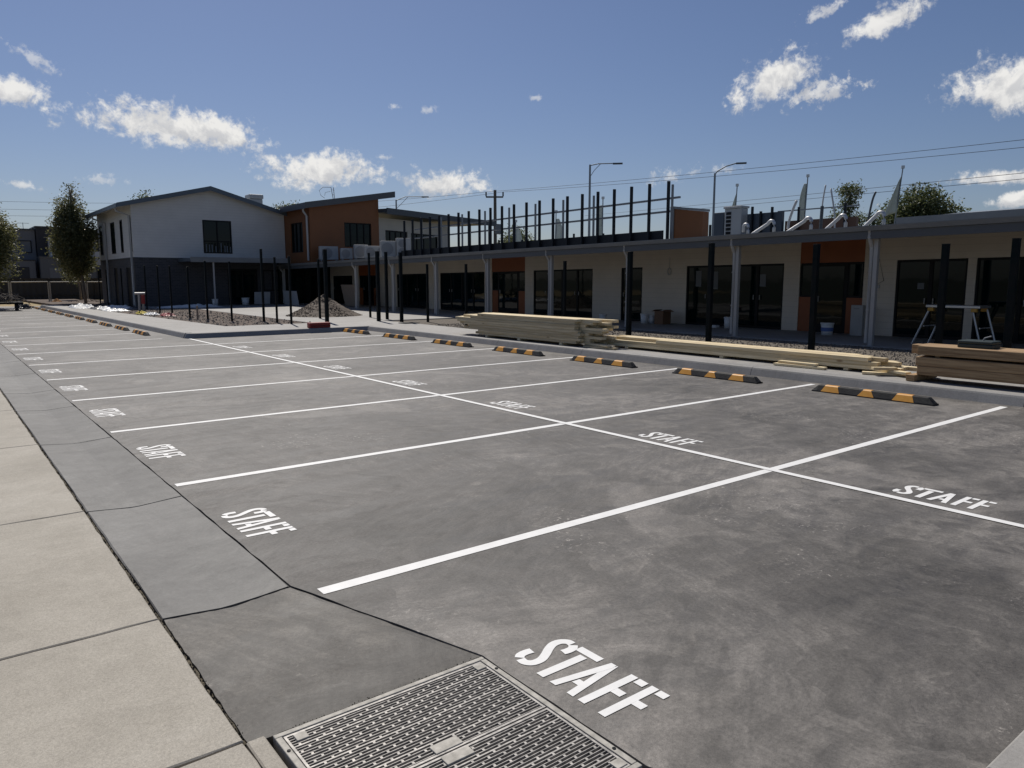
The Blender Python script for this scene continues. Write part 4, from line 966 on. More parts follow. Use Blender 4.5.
for i, (x, y, h) in enumerate(((7.1,23.45,2.08),(6.62,24.65,2.12),(6.4,26.13,1.93),(6.62,29.6,2.0),(6.73,32.13,2.05),(7.04,36.0,2.1),(7.22,42.45,2.05),(6.87,44.66,2.0),(6.52,44.94,1.95))):
    fpost(x, y, h, .03, ['slim black post before the canopy doors of the brick wall, nearest its white canopy post','slim black post left of the canopy post, by the short wooden stake','slim black post by the short wooden stake, on the path side','slim black post before the plain brick wall, between the stake and the red bag','slim black post before the brick wall, above the white sheeting','slim black post just past the red hydrant','black post against the side doors of the brick wall','black post at the far end of the brick side wall, nearer one of a pair','black post at the far end of the brick side wall, farther one of a pair'][i])
mb = MB(); mb.bbox(6.37,6.43,25.1,25.16,0.1,0.62,.006); solo(mb,'wooden_stake',M['ply'],'short brown stake between slim black posts at the garden bed','stake')
mb = MB(); mb.bbox(10.9,11.45,17.9,18.35,0.138,0.16,.004); solo(mb,'steel_plate',M['black_steel'],'flat dark plate lying on the slab by the gate posts','plate')

# ------------------------------------------------------------------ timber stacks
random.seed(5)
def board(x0, x1, y0, y1, z0, z1, m, label, grp, rz=0.0):
    mb = MB(); cx, cy = (x0+x1)/2, (y0+y1)/2
    mb.bbox(x0-cx,x1-cx,y0-cy,y1-cy,0,z1-z0,0.005 if z1-z0 < .1 else 0.009)
    mb.xform_from(0, Matrix.Rotation(rz,4,'Z'))
    o = mb.build('timber_board', m, None); o.location = (cx,cy,z0); return tag(o, label, 'timber board', grp)
def stack(xf, n_l, n_w, bw, bt, z0, ends, m, what, grp, gap=0.004):
    """layers of boards; ends(l, w) gives each board's two ends"""
    for l in range(n_l):
        for w_ in range(n_w):
            a, b = ends(l, w_)
            jx = random.uniform(-.012,.012)
            x = xf+w_*(bw+gap)+jx
            lay = 'top' if l == n_l-1 else ('bottom' if l == 0 else ORD[l])
            row = 'front edge' if w_ == 0 else ('rear edge' if w_ == n_w-1 else ORD[w_]+' from the kerb')
            zz = z0+l*(bt+.0015)+(0.028 if bt > .1 and l == 2 else 0); rr_ = random.uniform(-.006,.006) if bt > .1 else random.uniform(-.0015,.0015)
            board(x, x+bw, a, b, zz, zz+bt, m, '%s, %s layer of the %s, %s' % (what[0], lay, what[1], row), grp, rr_)
def ends1(l, w_):
    lo = 8.38+random.uniform(-.10,.12) if w_ == 0 else 8.0+random.uniform(-.36,.28)
    hi = {0:11.9,1:12.1,2:12.45,3:12.35,4:12.6,5:12.8,6:12.85,7:12.5,8:11.95}[l]+random.uniform(-.12,.25)+(0.25 if w_ else 0)
    return lo, hi
stack(9.67,9,4,0.14,0.058,0.195,ends1,M['pine'],('pale pine board','tall pale timber stack'),'boards of the tall pale timber stack')
for y, lab in ((8.9,'bearer'),(10.4,'bearer'),(11.7,'bearer')):
    board(9.66,10.28,y-.045,y+.045,0.139,0.193,M['pine'],'short pine bearer under the tall pale stack, %s' % {8.9:'at its splayed end',10.4:'at its middle',11.7:'at its slanting end'}[y],'bearers under the tall pale stack')
for i,(a,b,z) in enumerate(((7.35,8.2,.139),(7.5,8.3,.182))):
    board(9.72+.05*i,9.86+.05*i,a,b,z,z+.04,M['pine'],('loose pine offcut on the slab at the splayed end of the tall stack','loose pine offcut lying on another at the splayed end of the tall stack')[i],'offcuts by the timber stacks',.1-.25*i)
def ends2(l, w_):
    return [[(1.75,8.1),(1.95,7.6),(1.8,8.2),(1.6,7.9)],[(2.1,8.15),(2.3,7.9),(1.9,8.05),(2.0,8.2)],[(2.25,6.6),(2.05,8.1),(2.35,7.7),(2.6,8.0)]][l][w_]
stack(10.2,3,4,0.12,0.062,0.182,ends2,M['pine'],('long pine board','low timber stack'),'boards of the low timber stack')
for i, y in enumerate((2.6,5.0,7.4)):
    board(10.18,10.7,y-.04,y+.04,0.139,0.180,M['pine'],'short bearer under the low timber stack, %s' % ('nearest the brown beams','halfway along','nearest the tall pale stack')[i],'bearers under the low timber stack')
for i,(x,a,b,z,r) in enumerate(((9.95,2.85,3.75,.139,.04),(9.98,3.0,3.7,.1815,-.03),(10.05,1.62,2.25,.139,.45),(10.10,1.55,2.2,.1815,-.3),(10.0,1.75,2.1,.224,.8))):
    board(x,x+.11,a,b,z,z+.04,M['pine'],('short pine board lying flat in front of the low stack','second short pine board on top of another in front of the low stack','loose offcut at the end of the low stack, undermost','loose offcut crossing others at the end of the low stack','small offcut topmost at the end of the low stack')[i],'offcuts by the timber stacks',r)
def ends3(l, w_):
    return (-2.6, [1.35,1.34,1.36][l]+random.uniform(-.03,.03)+(.05 if w_ else 0)) if l < 2 else (-2.6,[1.36,1.52,1.45][w_])
stack(9.80,3,3,0.19,0.128,0.232,ends3,M['beam'],('thick brown beam','brown timber stack'),'beams of the brown timber stack')
for i, y in enumerate((1.1,-0.6)):
    board(9.86,10.36,y-.03,y+.03,0.4905,0.517,M['beam'],('thin spacer stick under the top brown beams, at their near end','thin spacer stick under the top brown beams, beneath the tool case')[i],'bearers under the brown beams')
for i, y in enumerate((1.38,-0.9)):
    board(9.70,10.45,y-.06,y+.06,0.139,0.230,M['beam'],('brown bearer poking out under the end of the beams','brown bearer under the middle of the beams')[i],'bearers under the brown beams')
t = thing('tool_case','dark green tool case lying on top of the brown beams','tool case',(10.15,0.68,0.646))
zb = 0.648
MB().bbox(9.98,10.30,.46,.90,zb,zb+.055,.012).build('base',M['case'],t); MB().bbox(9.98,10.30,.46,.90,zb+.057,zb+.10,.012).build('lid',M['case'],t)
mb = MB(); mb.tube([(10.1,.62,zb+.102),(10.1,.60,zb+.14),(10.1,.52,zb+.17)],.012,6); mb.build('handle',M['grey_steel'],t)

# ------------------------------------------------------------------ things on the verandah
t = thing('trestle','aluminium work trestle with ochre corner joints standing on the verandah','work trestle',(16.6,3.6,0.125))
def leg(p, q): return MB().tube([p,q],0.022,8)
X0, X1 = 16.25, 16.75; zt_ = 0.97
for x, y, yb_ in ((X0,3.95,4.28),(X1,3.85,4.14),(X0,3.08,2.86),(X1,2.98,2.74)):
    leg((x,y,zt_-.03),(x,yb_,0.13)).build('leg',M['alu'],t)
MB().bbox(X0-.05,X1+.05,2.92,4.02,zt_,zt_+.055,.008).build('platform',M['alu'],t)
for y, yb_ in ((3.90,4.21),(3.03,2.80)):
    MB().tube([(X0,y+(yb_-y)*.5,0.55),(X1,y+(yb_-y)*.5-.03,0.55)],0.015,6).build('rung',M['alu'],t)
for x in (X0-.02,X1):
    for y in (3.92,3.04): MB().bbox(x-.03,x+.05,y-.06,y+.06,zt_-.08,zt_-.002,.01).build('joint',M['ochre'],t)
def bucket(x, y, z, r, h, label, band=True):
    t = thing('bucket', label, 'bucket', (x,y,z)); mb = MB(); mb.tube([(x,y,z),(x,y,z+h-.03)], r*.86, 18, r); mb.build('pail', M['plastic_white'], t, True)
    MB().tube([(x,y,z+h-.035),(x,y,z+h)], r*1.08, 18).build('lid', M['plastic_white'], t)
    if band: MB().tube([(x,y,z+h*.3),(x,y,z+h*.62)], r*.965, 18, r*.985).build('label_band', M['plastic_blue'], t)
    mb = MB(); mb.tube([(x-.01,y+r*1.0*math.cos(a*math.pi/8),z+h*.8-r*.8*math.sin(a*math.pi/8)) for a in range(9)],.005,5); mb.build('handle', M['grey_steel'], t)
bucket(17.4,6.98,.126,.16,.32,'white bucket with a blue band in front of the orange entrance')
bucket(17.5,13.5,.126,.13,.32,'white bucket beside the brown carton by the narrow door',False)
bucket(17.7,13.35,.126,.11,.26,'smaller white bucket tucked behind another near the brown carton',False)
bucket(17.4,15.35,.126,.13,.24,'low white bucket behind the tall pale timber stack',False)
bucket(17.6,10.25,.126,.12,.34,'white bucket by wide glass doors past the gravel post',False)
t = thing('carton','brown carton with flaps standing by the cream wall','carton',(17.6,12.8,.126)); MB().bbox(17.4,17.8,12.62,12.98,.126,.56,.006).build('body',M['carton'],t); MB().obox((17.6,12.56,.57),(.38,.16,.006),rx=.4).obox((17.6,13.04,.57),(.38,.16,.006),rx=-.4).build('flap',M['carton'],t)
mb = MB(); mb.bbox(17.4,17.6,10.55,10.9,.126,.20,.01); solo(mb,'paint_tray',M['plastic_white'],'flat white tray beside the bucket before wide glass doors','tray')
t = thing('white_panel','tall white box panel leaning beside the orange entrance','panel',(17.75,6.4,.126)); MB().bbox(17.7,17.85,6.2,6.52,.126,.92,.01).build('panel',M['white'],t); MB().bbox(17.69,17.699,6.3,6.44,.82,.84,.001).build('slot',M['fan'],t)
mb = MB(); mb.obox((15.0,37.9,.52),(.06,1.9,.80),ry=-.15); solo(mb,'plasterboard',M['plaster'],'white board leaning under the verandah beside the paired downpipe','board')
mb = MB(); mb.obox((16.6,33.6,.72),(.06,1.7,1.15),ry=-.2); solo(mb,'particle_board',M['ply'],'brown board leaning under the verandah behind the gravel mound','board')
mb = MB(); mb.obox((14.0,39.7,.5),(.9,.06,.7),rx=.15); solo(mb,'plasterboard',M['plaster'],'grey white sheet leaning on the brick by the canopy doors','board')
bucket(11.2,39.2,.136,.16,.36,'white bucket under the canopy beside its white post',False); bucket(12.9,39.3,.136,.2,.4,'wide white tub under the canopy by the glazed doors',False)

# gravel mound
def heap(cx, cy, r, h, z, seed):
    mb = MB(); n, k = 40, 16; vs = [(cx,cy,z+h)]; fs = []
    for j in range(1,k+1):
        for i in range(n):
            a = 2*math.pi*i/n; q = j/k; rr = r*q*(1+.18*mnoise.noise((math.cos(a)*1.3+seed,math.sin(a)*1.3,0)))
            zz = h*(1-q)**1.15*(1-.15*q)+.10*h*mnoise.noise((cx+rr*math.cos(a)*2.3,rr*math.sin(a)*2.3,seed))*(1-q)+.03*mnoise.noise((rr*math.cos(a)*8,rr*math.sin(a)*8,seed))
            vs.append((cx+rr*math.cos(a),cy+rr*math.sin(a),z+max(zz,-.02 if j == k else .0)))
    for i in range(n): fs.append((0,1+i,1+(i+1) % n))
    for j in range(k-1):
        for i in range(n): fs.append((1+j*n+i,1+(j+1)*n+i,1+(j+1)*n+(i+1) % n,1+j*n+(i+1) % n))
    for i in range(1500):
        a = random.uniform(0,2*math.pi); q = math.sqrt(random.random()); zz = h*(1-q)**1.15*(1-.15*q)
        stone(mb, cx+r*q*math.cos(a), cy+r*q*math.sin(a), z+zz, random.uniform(.015,.05)*.9)
    return mb.add(vs, fs)
solo(heap(11.25,25.0,1.5,0.86,0.13,3.0),'gravel_mound',M['mound'],'cone of brown gravel heaped before the verandah by the thick black post','gravel heap')
mb = MB(); mb.bbox(7.55,8.22,17.72,17.92,.142,.30,.02); 
t = thing('red_block','red plastic block resting on the island kerb near the last wheel stop','red block',(7.9,17.8,.142))
mb.build('body',M['red'],t); MB().bbox(7.60,8.17,17.70,17.718,.18,.22,.004).build('slot',mat('dark_red_plastic',(.12,.012,.012),.6),t)
# hydrant stand
t = thing('hydrant','red and silver hydrant standpipe by the path at the corner of the brick wall','hydrant',(6.45,34.45,.12))
MB().tube([(6.40,34.45,.1),(6.40,34.45,.92)],.05,10).build('pipe',M['galv'],t); MB().tube([(6.56,34.45,.1),(6.56,34.45,.45)],.05,10).build('riser',M['galv_dull'],t)
MB().tube([(6.56,34.45,.45),(6.56,34.45,.85)],.085,12).build('valve',M['red'],t); MB().tube([(6.22,34.45,.93),(6.66,34.45,.93)],.05,10).build('coupling',M['alu'],t)
# plastic sheeting on the path
def crumple(cx, cy, lx, ly, h, z, seed, n=22):
    mb = MB(); vs = []; fs = []
    for j in range(n+1):
        for i in range(n+1):
            u, v = i/n-.5, j/n-.5; e = max(0,1-(abs(u)*2)**4)*max(0,1-(abs(v)*2)**4)
            zz = h*e*(.35+.65*abs(mnoise.noise((u*5+seed,v*5,seed)))*1.6)+.02*mnoise.noise((u*17,v*17,seed))
            vs.append((cx+lx*u*(1+.12*mnoise.noise((v*4,seed,0))),cy+ly*v*(1+.15*mnoise.noise((u*4,seed,5))),z+.004+max(0,zz)))
    for j in range(n):
        for i in range(n): a = j*(n+1)+i; fs.append((a,a+1,a+n+2,a+n+1))
    return mb.add(vs, fs)
for i,(cx,cy,lx,ly,h,m,lab) in enumerate(((4.9,40.3,1.0,3.2,.24,'sheet','crumpled white plastic sheet lying on the path, end nearest the dry grass'),(5.35,38.0,.8,2.2,.14,'tarp','black plastic sheet lying between white ones on the path'),
    (5.9,37.4,1.6,2.2,.22,'sheet','crumpled white plastic sheet on the path beside the brick corner'),(5.5,35.0,1.0,1.6,.12,'sheet','small white plastic sheet closest to the hydrant'),(6.5,35.9,.6,1.1,.16,'tarp','black plastic sheet tucked behind the hydrant'))):
    solo(crumple(cx,cy,lx,ly,h,.14,i*3.1+1),'plastic_sheet',M[m],lab,'plastic sheet','plastic sheeting on the path')
solo(crumple(5.75,31.0,.4,.7,.14,.14,8.8),'yellow_bag',M['yellow_bag'],'yellow plastic bag dropped on the path past the hydrant','bag')
solo(crumple(6.2,28.6,.45,.9,.14,.135,12.3),'red_bag',M['red'],'red and dark bag lying at the edge of the garden bed','bag')
solo(crumple(5.9,29.9,.5,.8,.12,.138,15.3),'plastic_sheet',M['sheet'],'scrap of white plastic between the yellow bag and the red bag','plastic sheet','plastic sheeting on the path')
solo(crumple(9.4,37.4,3.0,1.4,.16,.14,18.3),'plastic_sheet',M['sheet'],'long white plastic sheet spread before the plain brick wall','plastic sheet','plastic sheeting on the path')
# scrap trolley at the end of the lot
t = thing('scrap_trolley','low dark trolley heaped with tangled branches at the end of the lot','trolley',(1.7,42,0))
MB().bbox(.7,2.5,41.4,42.8,.34,.44,.02).build('deck',M['black_steel'],t)
for x in (.95,2.25):
    for y in (41.55,42.6): MB().tube([(x-.04,y,.17),(x+.04,y,.17)],.17,14).build('wheel',M['rubber'],t)
mb = MB(); random.seed(21)
for i in range(150):
    p = Vector((random.gauss(1.5,.5),random.gauss(42.1,.4),.45+abs(random.gauss(0,.22)))); d = Vector((random.gauss(0,1),random.gauss(0,1),random.gauss(.1,.5))).normalized()*random.uniform(.2,.6)
    mb.tube([p-d*.5,p+Vector((random.gauss(0,.05),random.gauss(0,.05),random.gauss(0,.05))),p+d*.5],random.uniform(.008,.022),5)
bh_ = mb.build('branch_heap',M['scrap'],t); bh_['kind'] = 'stuff'
for i,(x,y,w_,h,lab) in enumerate(((2.7,44.2,.9,.26,'low black bundle on the ground past the trolley'),(3.0,47.5,.7,.24,'dark bundle lying between the trolley and the wheel stops'))):
    solo(crumple(x,y,w_,.9,h,.0,30+i),'black_bundle',M['tarp'],lab,'bundle')
solo(heap(7.0,52.5,2.2,.32,-.02,9),'soil_heap',M['soil'],'low dark heap of soil on the dry grass beneath the taller tree','soil heap')
solo(heap(5.35,53.2,.55,.35,-.02,11),'orange_heap',mat('orange_clay',(.30,.15,.05),.95,col2=(.36,.2,.08),scale=5),'small orange clay heap at the foot of the site fence','soil heap')

# ------------------------------------------------------------------ site fence, boundary fence, houses
for i,(xa_,xb_) in enumerate(((-2.1,2.9),(3.0,5.05),(5.15,7.2),(7.3,9.4))):
    t = thing('site_fence',('temporary pipe fence panel at the trees edge of the site behind the trolley','temporary pipe fence panel between the trolley and the clay heap','temporary pipe fence panel under the taller tree','temporary pipe fence panel meeting the brick wall')[i],'fence panel',((xa_+xb_)/2,54.2,0),'temporary fence panels at the end of the site')
    for x in (xa_,xb_): MB().tube([(x,54.2,0),(x,54.2,1.42)],.04,8).build('post',M['galv_dull'],t)
    MB().tube([(xa_,54.2,1.38),(xb_,54.2,1.40)],.035,8).build('rail',M['galv_dull'],t)
BF = thing('boundary_fence','dark sheet metal boundary fence behind the temporary fence','fence',(3,62,0))
for i in range(8):
    xx = -12+3*i; mb = MB(); pr = []
    for k in range(16): pr += [(xx+3*k/16, 62-(.03 if k % 2 else 0))]
    mb.prism(pr+[(xx+3,62),(xx+3,62.06),(xx,62.06)], 0, 1.6); mb.build('panel',M['colorbond'],BF)
    MB().bbox(xx-.04,xx+.04,61.92,61.99,0,1.66,.005).build('post',M['colorbond'],BF)
for zz in (.4,1.62): MB().box(-12,12,61.90,61.968,zz-.03,zz+.03).build('rail',M['colorbond'],BF)
def house(name, label, x0, x1, y, parts):
    t = thing(name, label, 'house', ((x0+x1)/2,y,0)); return t
H1 = thing('townhouse','mid grey two-storey townhouse beyond the boundary fence, behind the two trees','house',(0,74,0))
MB().box(-8,6.30,71.2,80,0,5.62).build('wall',M['house_grey'],H1); MB().box(-8.1,6.32,71.1,80.1,5.622,5.72).build('capping',M['dark_fascia'],H1)
MB().box(-8,6.0,69.6,71.19,0,3.05).build('garage_wall',M['house_grey'],H1); MB().box(-8,6.05,69.55,71.19,3.052,3.14).build('capping',M['house_dark'],H1)
for a, b in ((5.15,6.0),(1.6,2.9),(-2,-.7)): window(H1,'y',71.12,a,b,3.75,4.75,1,gl=M['blind'])
for a, b in ((4.3,5.55),(-1.2,1.2)): MB().box(a,b,69.58,69.598,0,2.55).build('garage_door',M['house_dark'],H1)
H2 = thing('townhouse','dark clad two-storey townhouse with a pale fin beside its upper window','house',(8.7,74,0))
MB().box(6.36,10.2,70.9,80,0,5.85).build('wall',M['house_dark'],H2); MB().box(6.3,10.3,70.8,80.1,5.852,5.95).build('capping',M['dark_fascia'],H2)
MB().box(6.30,10.3,69.0,70.89,0,3.30).build('garage_wall',M['house_mid'],H2); MB().box(6.25,10.35,68.95,70.89,3.302,3.40).build('capping',M['house_mid'],H2)
MB().box(7.15,7.35,70.4,70.895,3.402,4.95).build('fin',M['house_white'],H2); window(H2,'y',70.82,7.5,8.4,3.5,4.75,1); window(H2,'y',70.82,9.1,9.9,3.5,4.75,1)
MB().box(6.9,8.6,68.98,68.998,0,2.5).build('garage_door',M['house_grey'],H2)
H3 = thing('townhouse','pale townhouse with a white balcony partly behind the white boarded building','house',(13.5,74,0))
MB().box(10.4,17.5,71.5,80,0,5.75).build('wall',M['house_dark'],H3); MB().box(10.3,17.6,71.4,80.1,5.752,5.85).build('capping',M['dark_fascia'],H3)
MB().box(9.95,14,69.6,71.49,2.75,3.9).build('balcony',M['house_white'],H3); MB().box(10.4,14,69.7,71.49,0,2.748).build('garage_wall',M['house_mid'],H3); window(H3,'y',69.63,10.6,11.9,1.3,2.4,2)
MB().box(10.55,10.75,71.2,71.499,3.902,5.2).build('fin',M['house_white'],H3)
mb = MB(); mb.tube([(5.6,72,5.7),(5.6,72,6.25)],.02,6); mb.tube([(5.2,72,6.2),(6.05,72,6.22)],.015,6)
for k in range(5): mb.tube([(5.25+.18*k,71.8,6.21),(5.25+.18*k,72.2,6.21)],.01,5)
solo(mb,'aerial',M['dark_fascia'],'television aerial on the mid grey townhouse roof','aerial')

# ------------------------------------------------------------------ trees
def tree(name, label, x, y, h, crown, m, n_leaf, leaf, z0=0.0, trunk_r=.09, lean=0.0, seed=1, grp=None, lift=.25, fork=False):
    """crown: list of (dx, dy, z, rx, rz) clumps; leaves are small folded quads spread through each clump"""
    rnd = random.Random(seed)
    t = thing(name, label, 'tree', (x,y,z0), grp)
    top = max(c[2] for c in crown)
    mb = MB(); pts = [Vector((x+lean*q*q+.06*math.sin(q*5+seed), y+.05*math.sin(q*4), z0+top*q)) for q in (0,.15,.3,.45,.6,.8,1)]
    mb.tube(pts, trunk_r, 8, trunk_r*.25)
    for (dx,dy,z,rx,rz) in crown:
        q = max(.12,min(.95,(z-rz*.9)/top)); b = Vector((x+lean*q*q, y, z0+top*q*.85)); e = Vector((x+dx,y+dy,z0+z))
        mid = (b+e)/2+Vector((rnd.gauss(0,.1),rnd.gauss(0,.1),.1))
        mb.tube([b,mid,e], trunk_r*.4, 6, trunk_r*.1)
        for k in range(3):
            d = Vector((rnd.gauss(0,1),rnd.gauss(0,1),rnd.gauss(.2,.7))).normalized(); mb.tube([mid,(mid+e)/2+d*rx*.4,e+d*rx*.75], trunk_r*.2, 5, trunk_r*.06)
    mb.build('trunk', M['bark'], t, True)
    vs = []; fs = []; tot = sum(c[3]**2*c[4] for c in crown)
    for (dx,dy,z,rx,rz) in crown:
        # each clump is made of twig sprays, each spray holds a handful of leaves
        ns = max(6,int(n_leaf*(rx**2*rz)/tot/9))
        for s_ in range(ns):
            while True:
                p = Vector((rnd.uniform(-1,1),rnd.uniform(-1,1),rnd.uniform(-1,1)))
                if p.length <= 1: break
            p = p*(p.length**-.35 if p.length > .05 else 1)
            nz = mnoise.noise((p.x*2.1+seed*3.3+dx,p.y*2.1+dy,p.z*2.1+z))
            if nz < -.38: continue
            c = Vector((x+dx+p.x*rx*(1+.25*nz),y+dy+p.y*rx*(1+.25*nz),z0+z+p.z*rz*(1+.2*nz)))
            for k in range(9):
                q = c+Vector((rnd.gauss(0,leaf*1.1),rnd.gauss(0,leaf*1.1),rnd.gauss(0,leaf*.9)))
                a = Vector((rnd.gauss(0,1),rnd.gauss(0,1),rnd.gauss(-.3,.7))).normalized(); b_ = a.cross(Vector((rnd.gauss(0,1),rnd.gauss(0,1),rnd.gauss(0,1)))).normalized()
                l = leaf*rnd.uniform(.6,1.2); w_ = l*.42; o = len(vs)
                vs += [q-a*l*.5, q+b_*w_*.5, q+a*l*.5, q-b_*w_*.5]; fs.append((o,o+1,o+2,o+3))
    mb = MB(); mb.v = vs; mb.f = fs; mb.build('crown', m, t, recalc=False)
    return t
def conic(h, z0, r, n, seed, skew=0.0):
    rnd = random.Random(seed); out = []
    for i in range(n):
        q = (i+.5)/n; z = z0+(h-z0)*q; rr = r*min(1,.62+q*1.6)*(1 if q < .55 else max(.3,1-(q-.55)*1.5))
        k = 3 if q < .75 else 2
        for j in range(k):
            a = rnd.uniform(0,6.28); d = rr*rnd.uniform(.30,.62)*(.5 if q > .85 else 1); out.append((d*math.cos(a)+skew*q,d*math.sin(a),z+rnd.uniform(-.2,.2),rr*rnd.uniform(.50,.72),rr*rnd.uniform(.5,.75)))
    return out
tree('street_tree','taller dark green street tree with a slim leaning trunk by the site fence',6.38,49.0,7.2,[(a-.62+.03*z,b,z,r,q) for a,b,z,r,q in conic(7.2,1.8,1.12,13,3,.1)],M['leaf_a'],24000,.17,trunk_r=.10,lean=-.5,seed=3)
tree('street_tree','dark green street tree cut by the photo edge behind the trolley',1.30,46.5,5.9,conic(5.8,1.7,1.6,11,8),M['leaf_a'],30000,.17,trunk_r=.12,seed=8)
tree('street_tree','smaller street tree standing beyond the taller one by the dark fence',7.3,57.5,4.6,conic(4.6,1.6,1.0,6,14),M['leaf_a'],4500,.16,trunk_r=.09,seed=14)
tree('gum_tree','sparse slim gum tree with separate leaf clumps beyond the long roof',51.6,24.9,8.3,[(0,0,7.75,.62,.42),(-.25,0,6.75,.42,.5),(.3,.1,7.1,.34,.4),(-.6,.2,5.8,.62,.4),(.1,.2,5.5,.5,.6),(1.2,-.3,5.95,.45,.36),(1.3,-.3,5.1,.42,.4),(-.8,.2,4.8,.5,.5)],M['leaf_b'],5200,.22,trunk_r=.14,seed=21)
tree('gum_tree','broad rounded gum tree beyond the long roof beside a leaning banner',53.5,20.9,8.0,[(0,0,6.9,1.3,1.0),(.9,-.6,6.5,1.1,.9),(-.9,.6,6.2,1.2,.9),(1.8,-1.2,5.9,1.0,.8),(-1.8,1.2,5.5,1.1,.8),(.2,-.2,5.6,1.6,1.0),(-2.3,1.5,4.7,.9,.7),(2.3,-1.5,5.2,.8,.7),(.8,-.6,4.8,1.6,.9),(-1,.6,4.6,1.5,.9)],M['leaf_b'],17000,.27,trunk_r=.2,seed=22)
tree('gum_tree','low rounded tree seen through the roof screen beside the power pole',45.0,55.4,6.4,[(0,0,5.7,1.1,.9),(.5,-.3,4.9,1.4,1.0),(-.7,.4,4.6,1.0,1.0),(0,0,3.8,1.4,.9)],M['leaf_b'],5000,.28,trunk_r=.16,seed=25)
tree('gum_tree','treetop just showing over the peaked white roof',14.9,70,9.1,[(0,0,8.75,.35,.4),(-.5,.2,8.2,.6,.5),(.5,0,8.0,.6,.5),(0,0,7.2,1,.8)],M['leaf_b'],3500,.26,trunk_r=.15,seed=31)
tree('gum_tree','treetop showing between the white gable and the orange wing roof',26.6,66,8.5,[(.3,0,7.9,.7,.5),(-.6,.3,7.8,.8,.5),(-1.3,.5,7.6,.7,.5),(.2,0,7.2,1,.8)],M['leaf_b'],3500,.26,trunk_r=.15,seed=33)

# ------------------------------------------------------------------ lamps, power pole, wires, banners
def lamp(x, y, h, ax, ay, rise, label, straight=True):
    t = thing('street_lamp', label, 'street lamp', (x,y,0), 'street lamps beyond the building')
    MB().tube([(x,y,0),(x,y,h*.5),(x,y,h)],.10,10,.06).build('pole',M['lamp_grey'],t)
    if straight:
        mb = MB(); mb.tube([(x,y,h-.05),(x+ax*.35,y+ay*.35,h+rise*.9),(x+ax,y+ay,h+rise)],.032,8)
        mb.tube([(x,y,h-.75),(x+ax*.18,y+ay*.18,h-.35),(x+ax*.45,y+ay*.45,h+rise*.85)],.02,6)
    else:
        mb = MB(); mb.tube([(x,y,h-.05),(x+ax*.12,y+ay*.12,h+.12),(x+ax*.5,y+ay*.5,h+rise*.7),(x+ax,y+ay,h+rise)],.036,8)
    mb.build('arm',M['lamp_grey'],t)
    d = Vector((ax,ay,0)).normalized(); e = Vector((x+ax,y+ay,h+rise))
    MB().obox(tuple(e+d*.25+Vector((0,0,-.02))),(.6,.22,.08),rz=math.atan2(d.y,d.x)).build('lamp_head',M['dark_fascia'],t)
lamp(31.82,31.16,8.6,1.0,-1.05,.05,'street lamp with a braced arm rising behind the roof screen posts')
lamp(36.83,25.54,7.9,.75,-1.0,.55,'street lamp with an upswept arm beyond the orange parapet box',False)
lamp(30.98,54.0,8.25,1.9,-1.15,.3,'street lamp with a long braced arm over the pale pavilion roof')
t = thing('power_pole','wooden power pole with a short crossarm beyond the roof screen','power pole',(35.7,46.2,0))
MB().tube([(35.7,46.2,0),(35.68,46.2,8.7)],.17,10,.12).build('pole',M['wood_pole'],t)
MB().obox((35.65,46.22,8.15),(1.4,.12,.12),rz=math.atan2(-.72,.97)).build('crossarm',M['wood_pole'],t)
for s_ in (-1,1): MB().tube([(35.65+.55*s_,46.22-.41*s_,8.2),(35.65+.55*s_,46.22-.41*s_,8.55)],.06,8).build('insulator',M['cable'],t)
MB().obox((35.85,46.1,5.6),(.5,.4,.8)).build('transformer',M['grey_steel'],t)
def wire(a, b, sag, label, r=.012):
    a, b = Vector(a), Vector(b); pts = []
    for i in range(25):
        q = i/24; p = a.lerp(b,q); p.z -= sag*4*q*(1-q); pts.append(p)
    mb = MB(); mb.tube(pts, r, 5); solo(mb,'power_line',M['cable'],label,'power line','overhead power lines')
def ext(a, b, k): a, b = Vector(a), Vector(b); return tuple(a+(b-a)*k)
n1, f1 = (36.54,9.22,7.73), (35.1,46.6,8.55)
wire(ext(f1,n1,1.35),f1,.25,'uppermost overhead wire running to the power pole crossarm'); n2, f2 = (36.9,9.1,7.48), (36.2,45.8,8.55)
wire(ext(f2,n2,1.35),f2,.28,'overhead wire just under the uppermost one')
n3, f3 = (36.57,9.1,6.17), (47.3,34.9,7.4); wire(ext(f3,n3,1.5),ext(n3,f3,1.9),.05,'lower overhead wire crossing behind the banners')
n4, f4 = (36.58,9.08,5.92), (47.3,34.7,7.1); wire(ext(f4,n4,1.5),ext(n4,f4,1.9),.05,'lowest overhead wire crossing behind the banners')
wire((35.1,46.6,8.55),(20,75,8.4),.3,'overhead wire leaving the power pole over the pavilion roof'); wire((36.2,45.8,8.55),(21.5,76,7.4),.3,'second overhead wire leaving the power pole over the pavilion')
for i,(z,lab) in enumerate(((7.5,'upper'),(6.9,'middle'),(6.4,'lower'))): wire((-12,70,z),(20,68,z+.9),.3,'%s of three thin wires above the townhouses' % lab,.010)
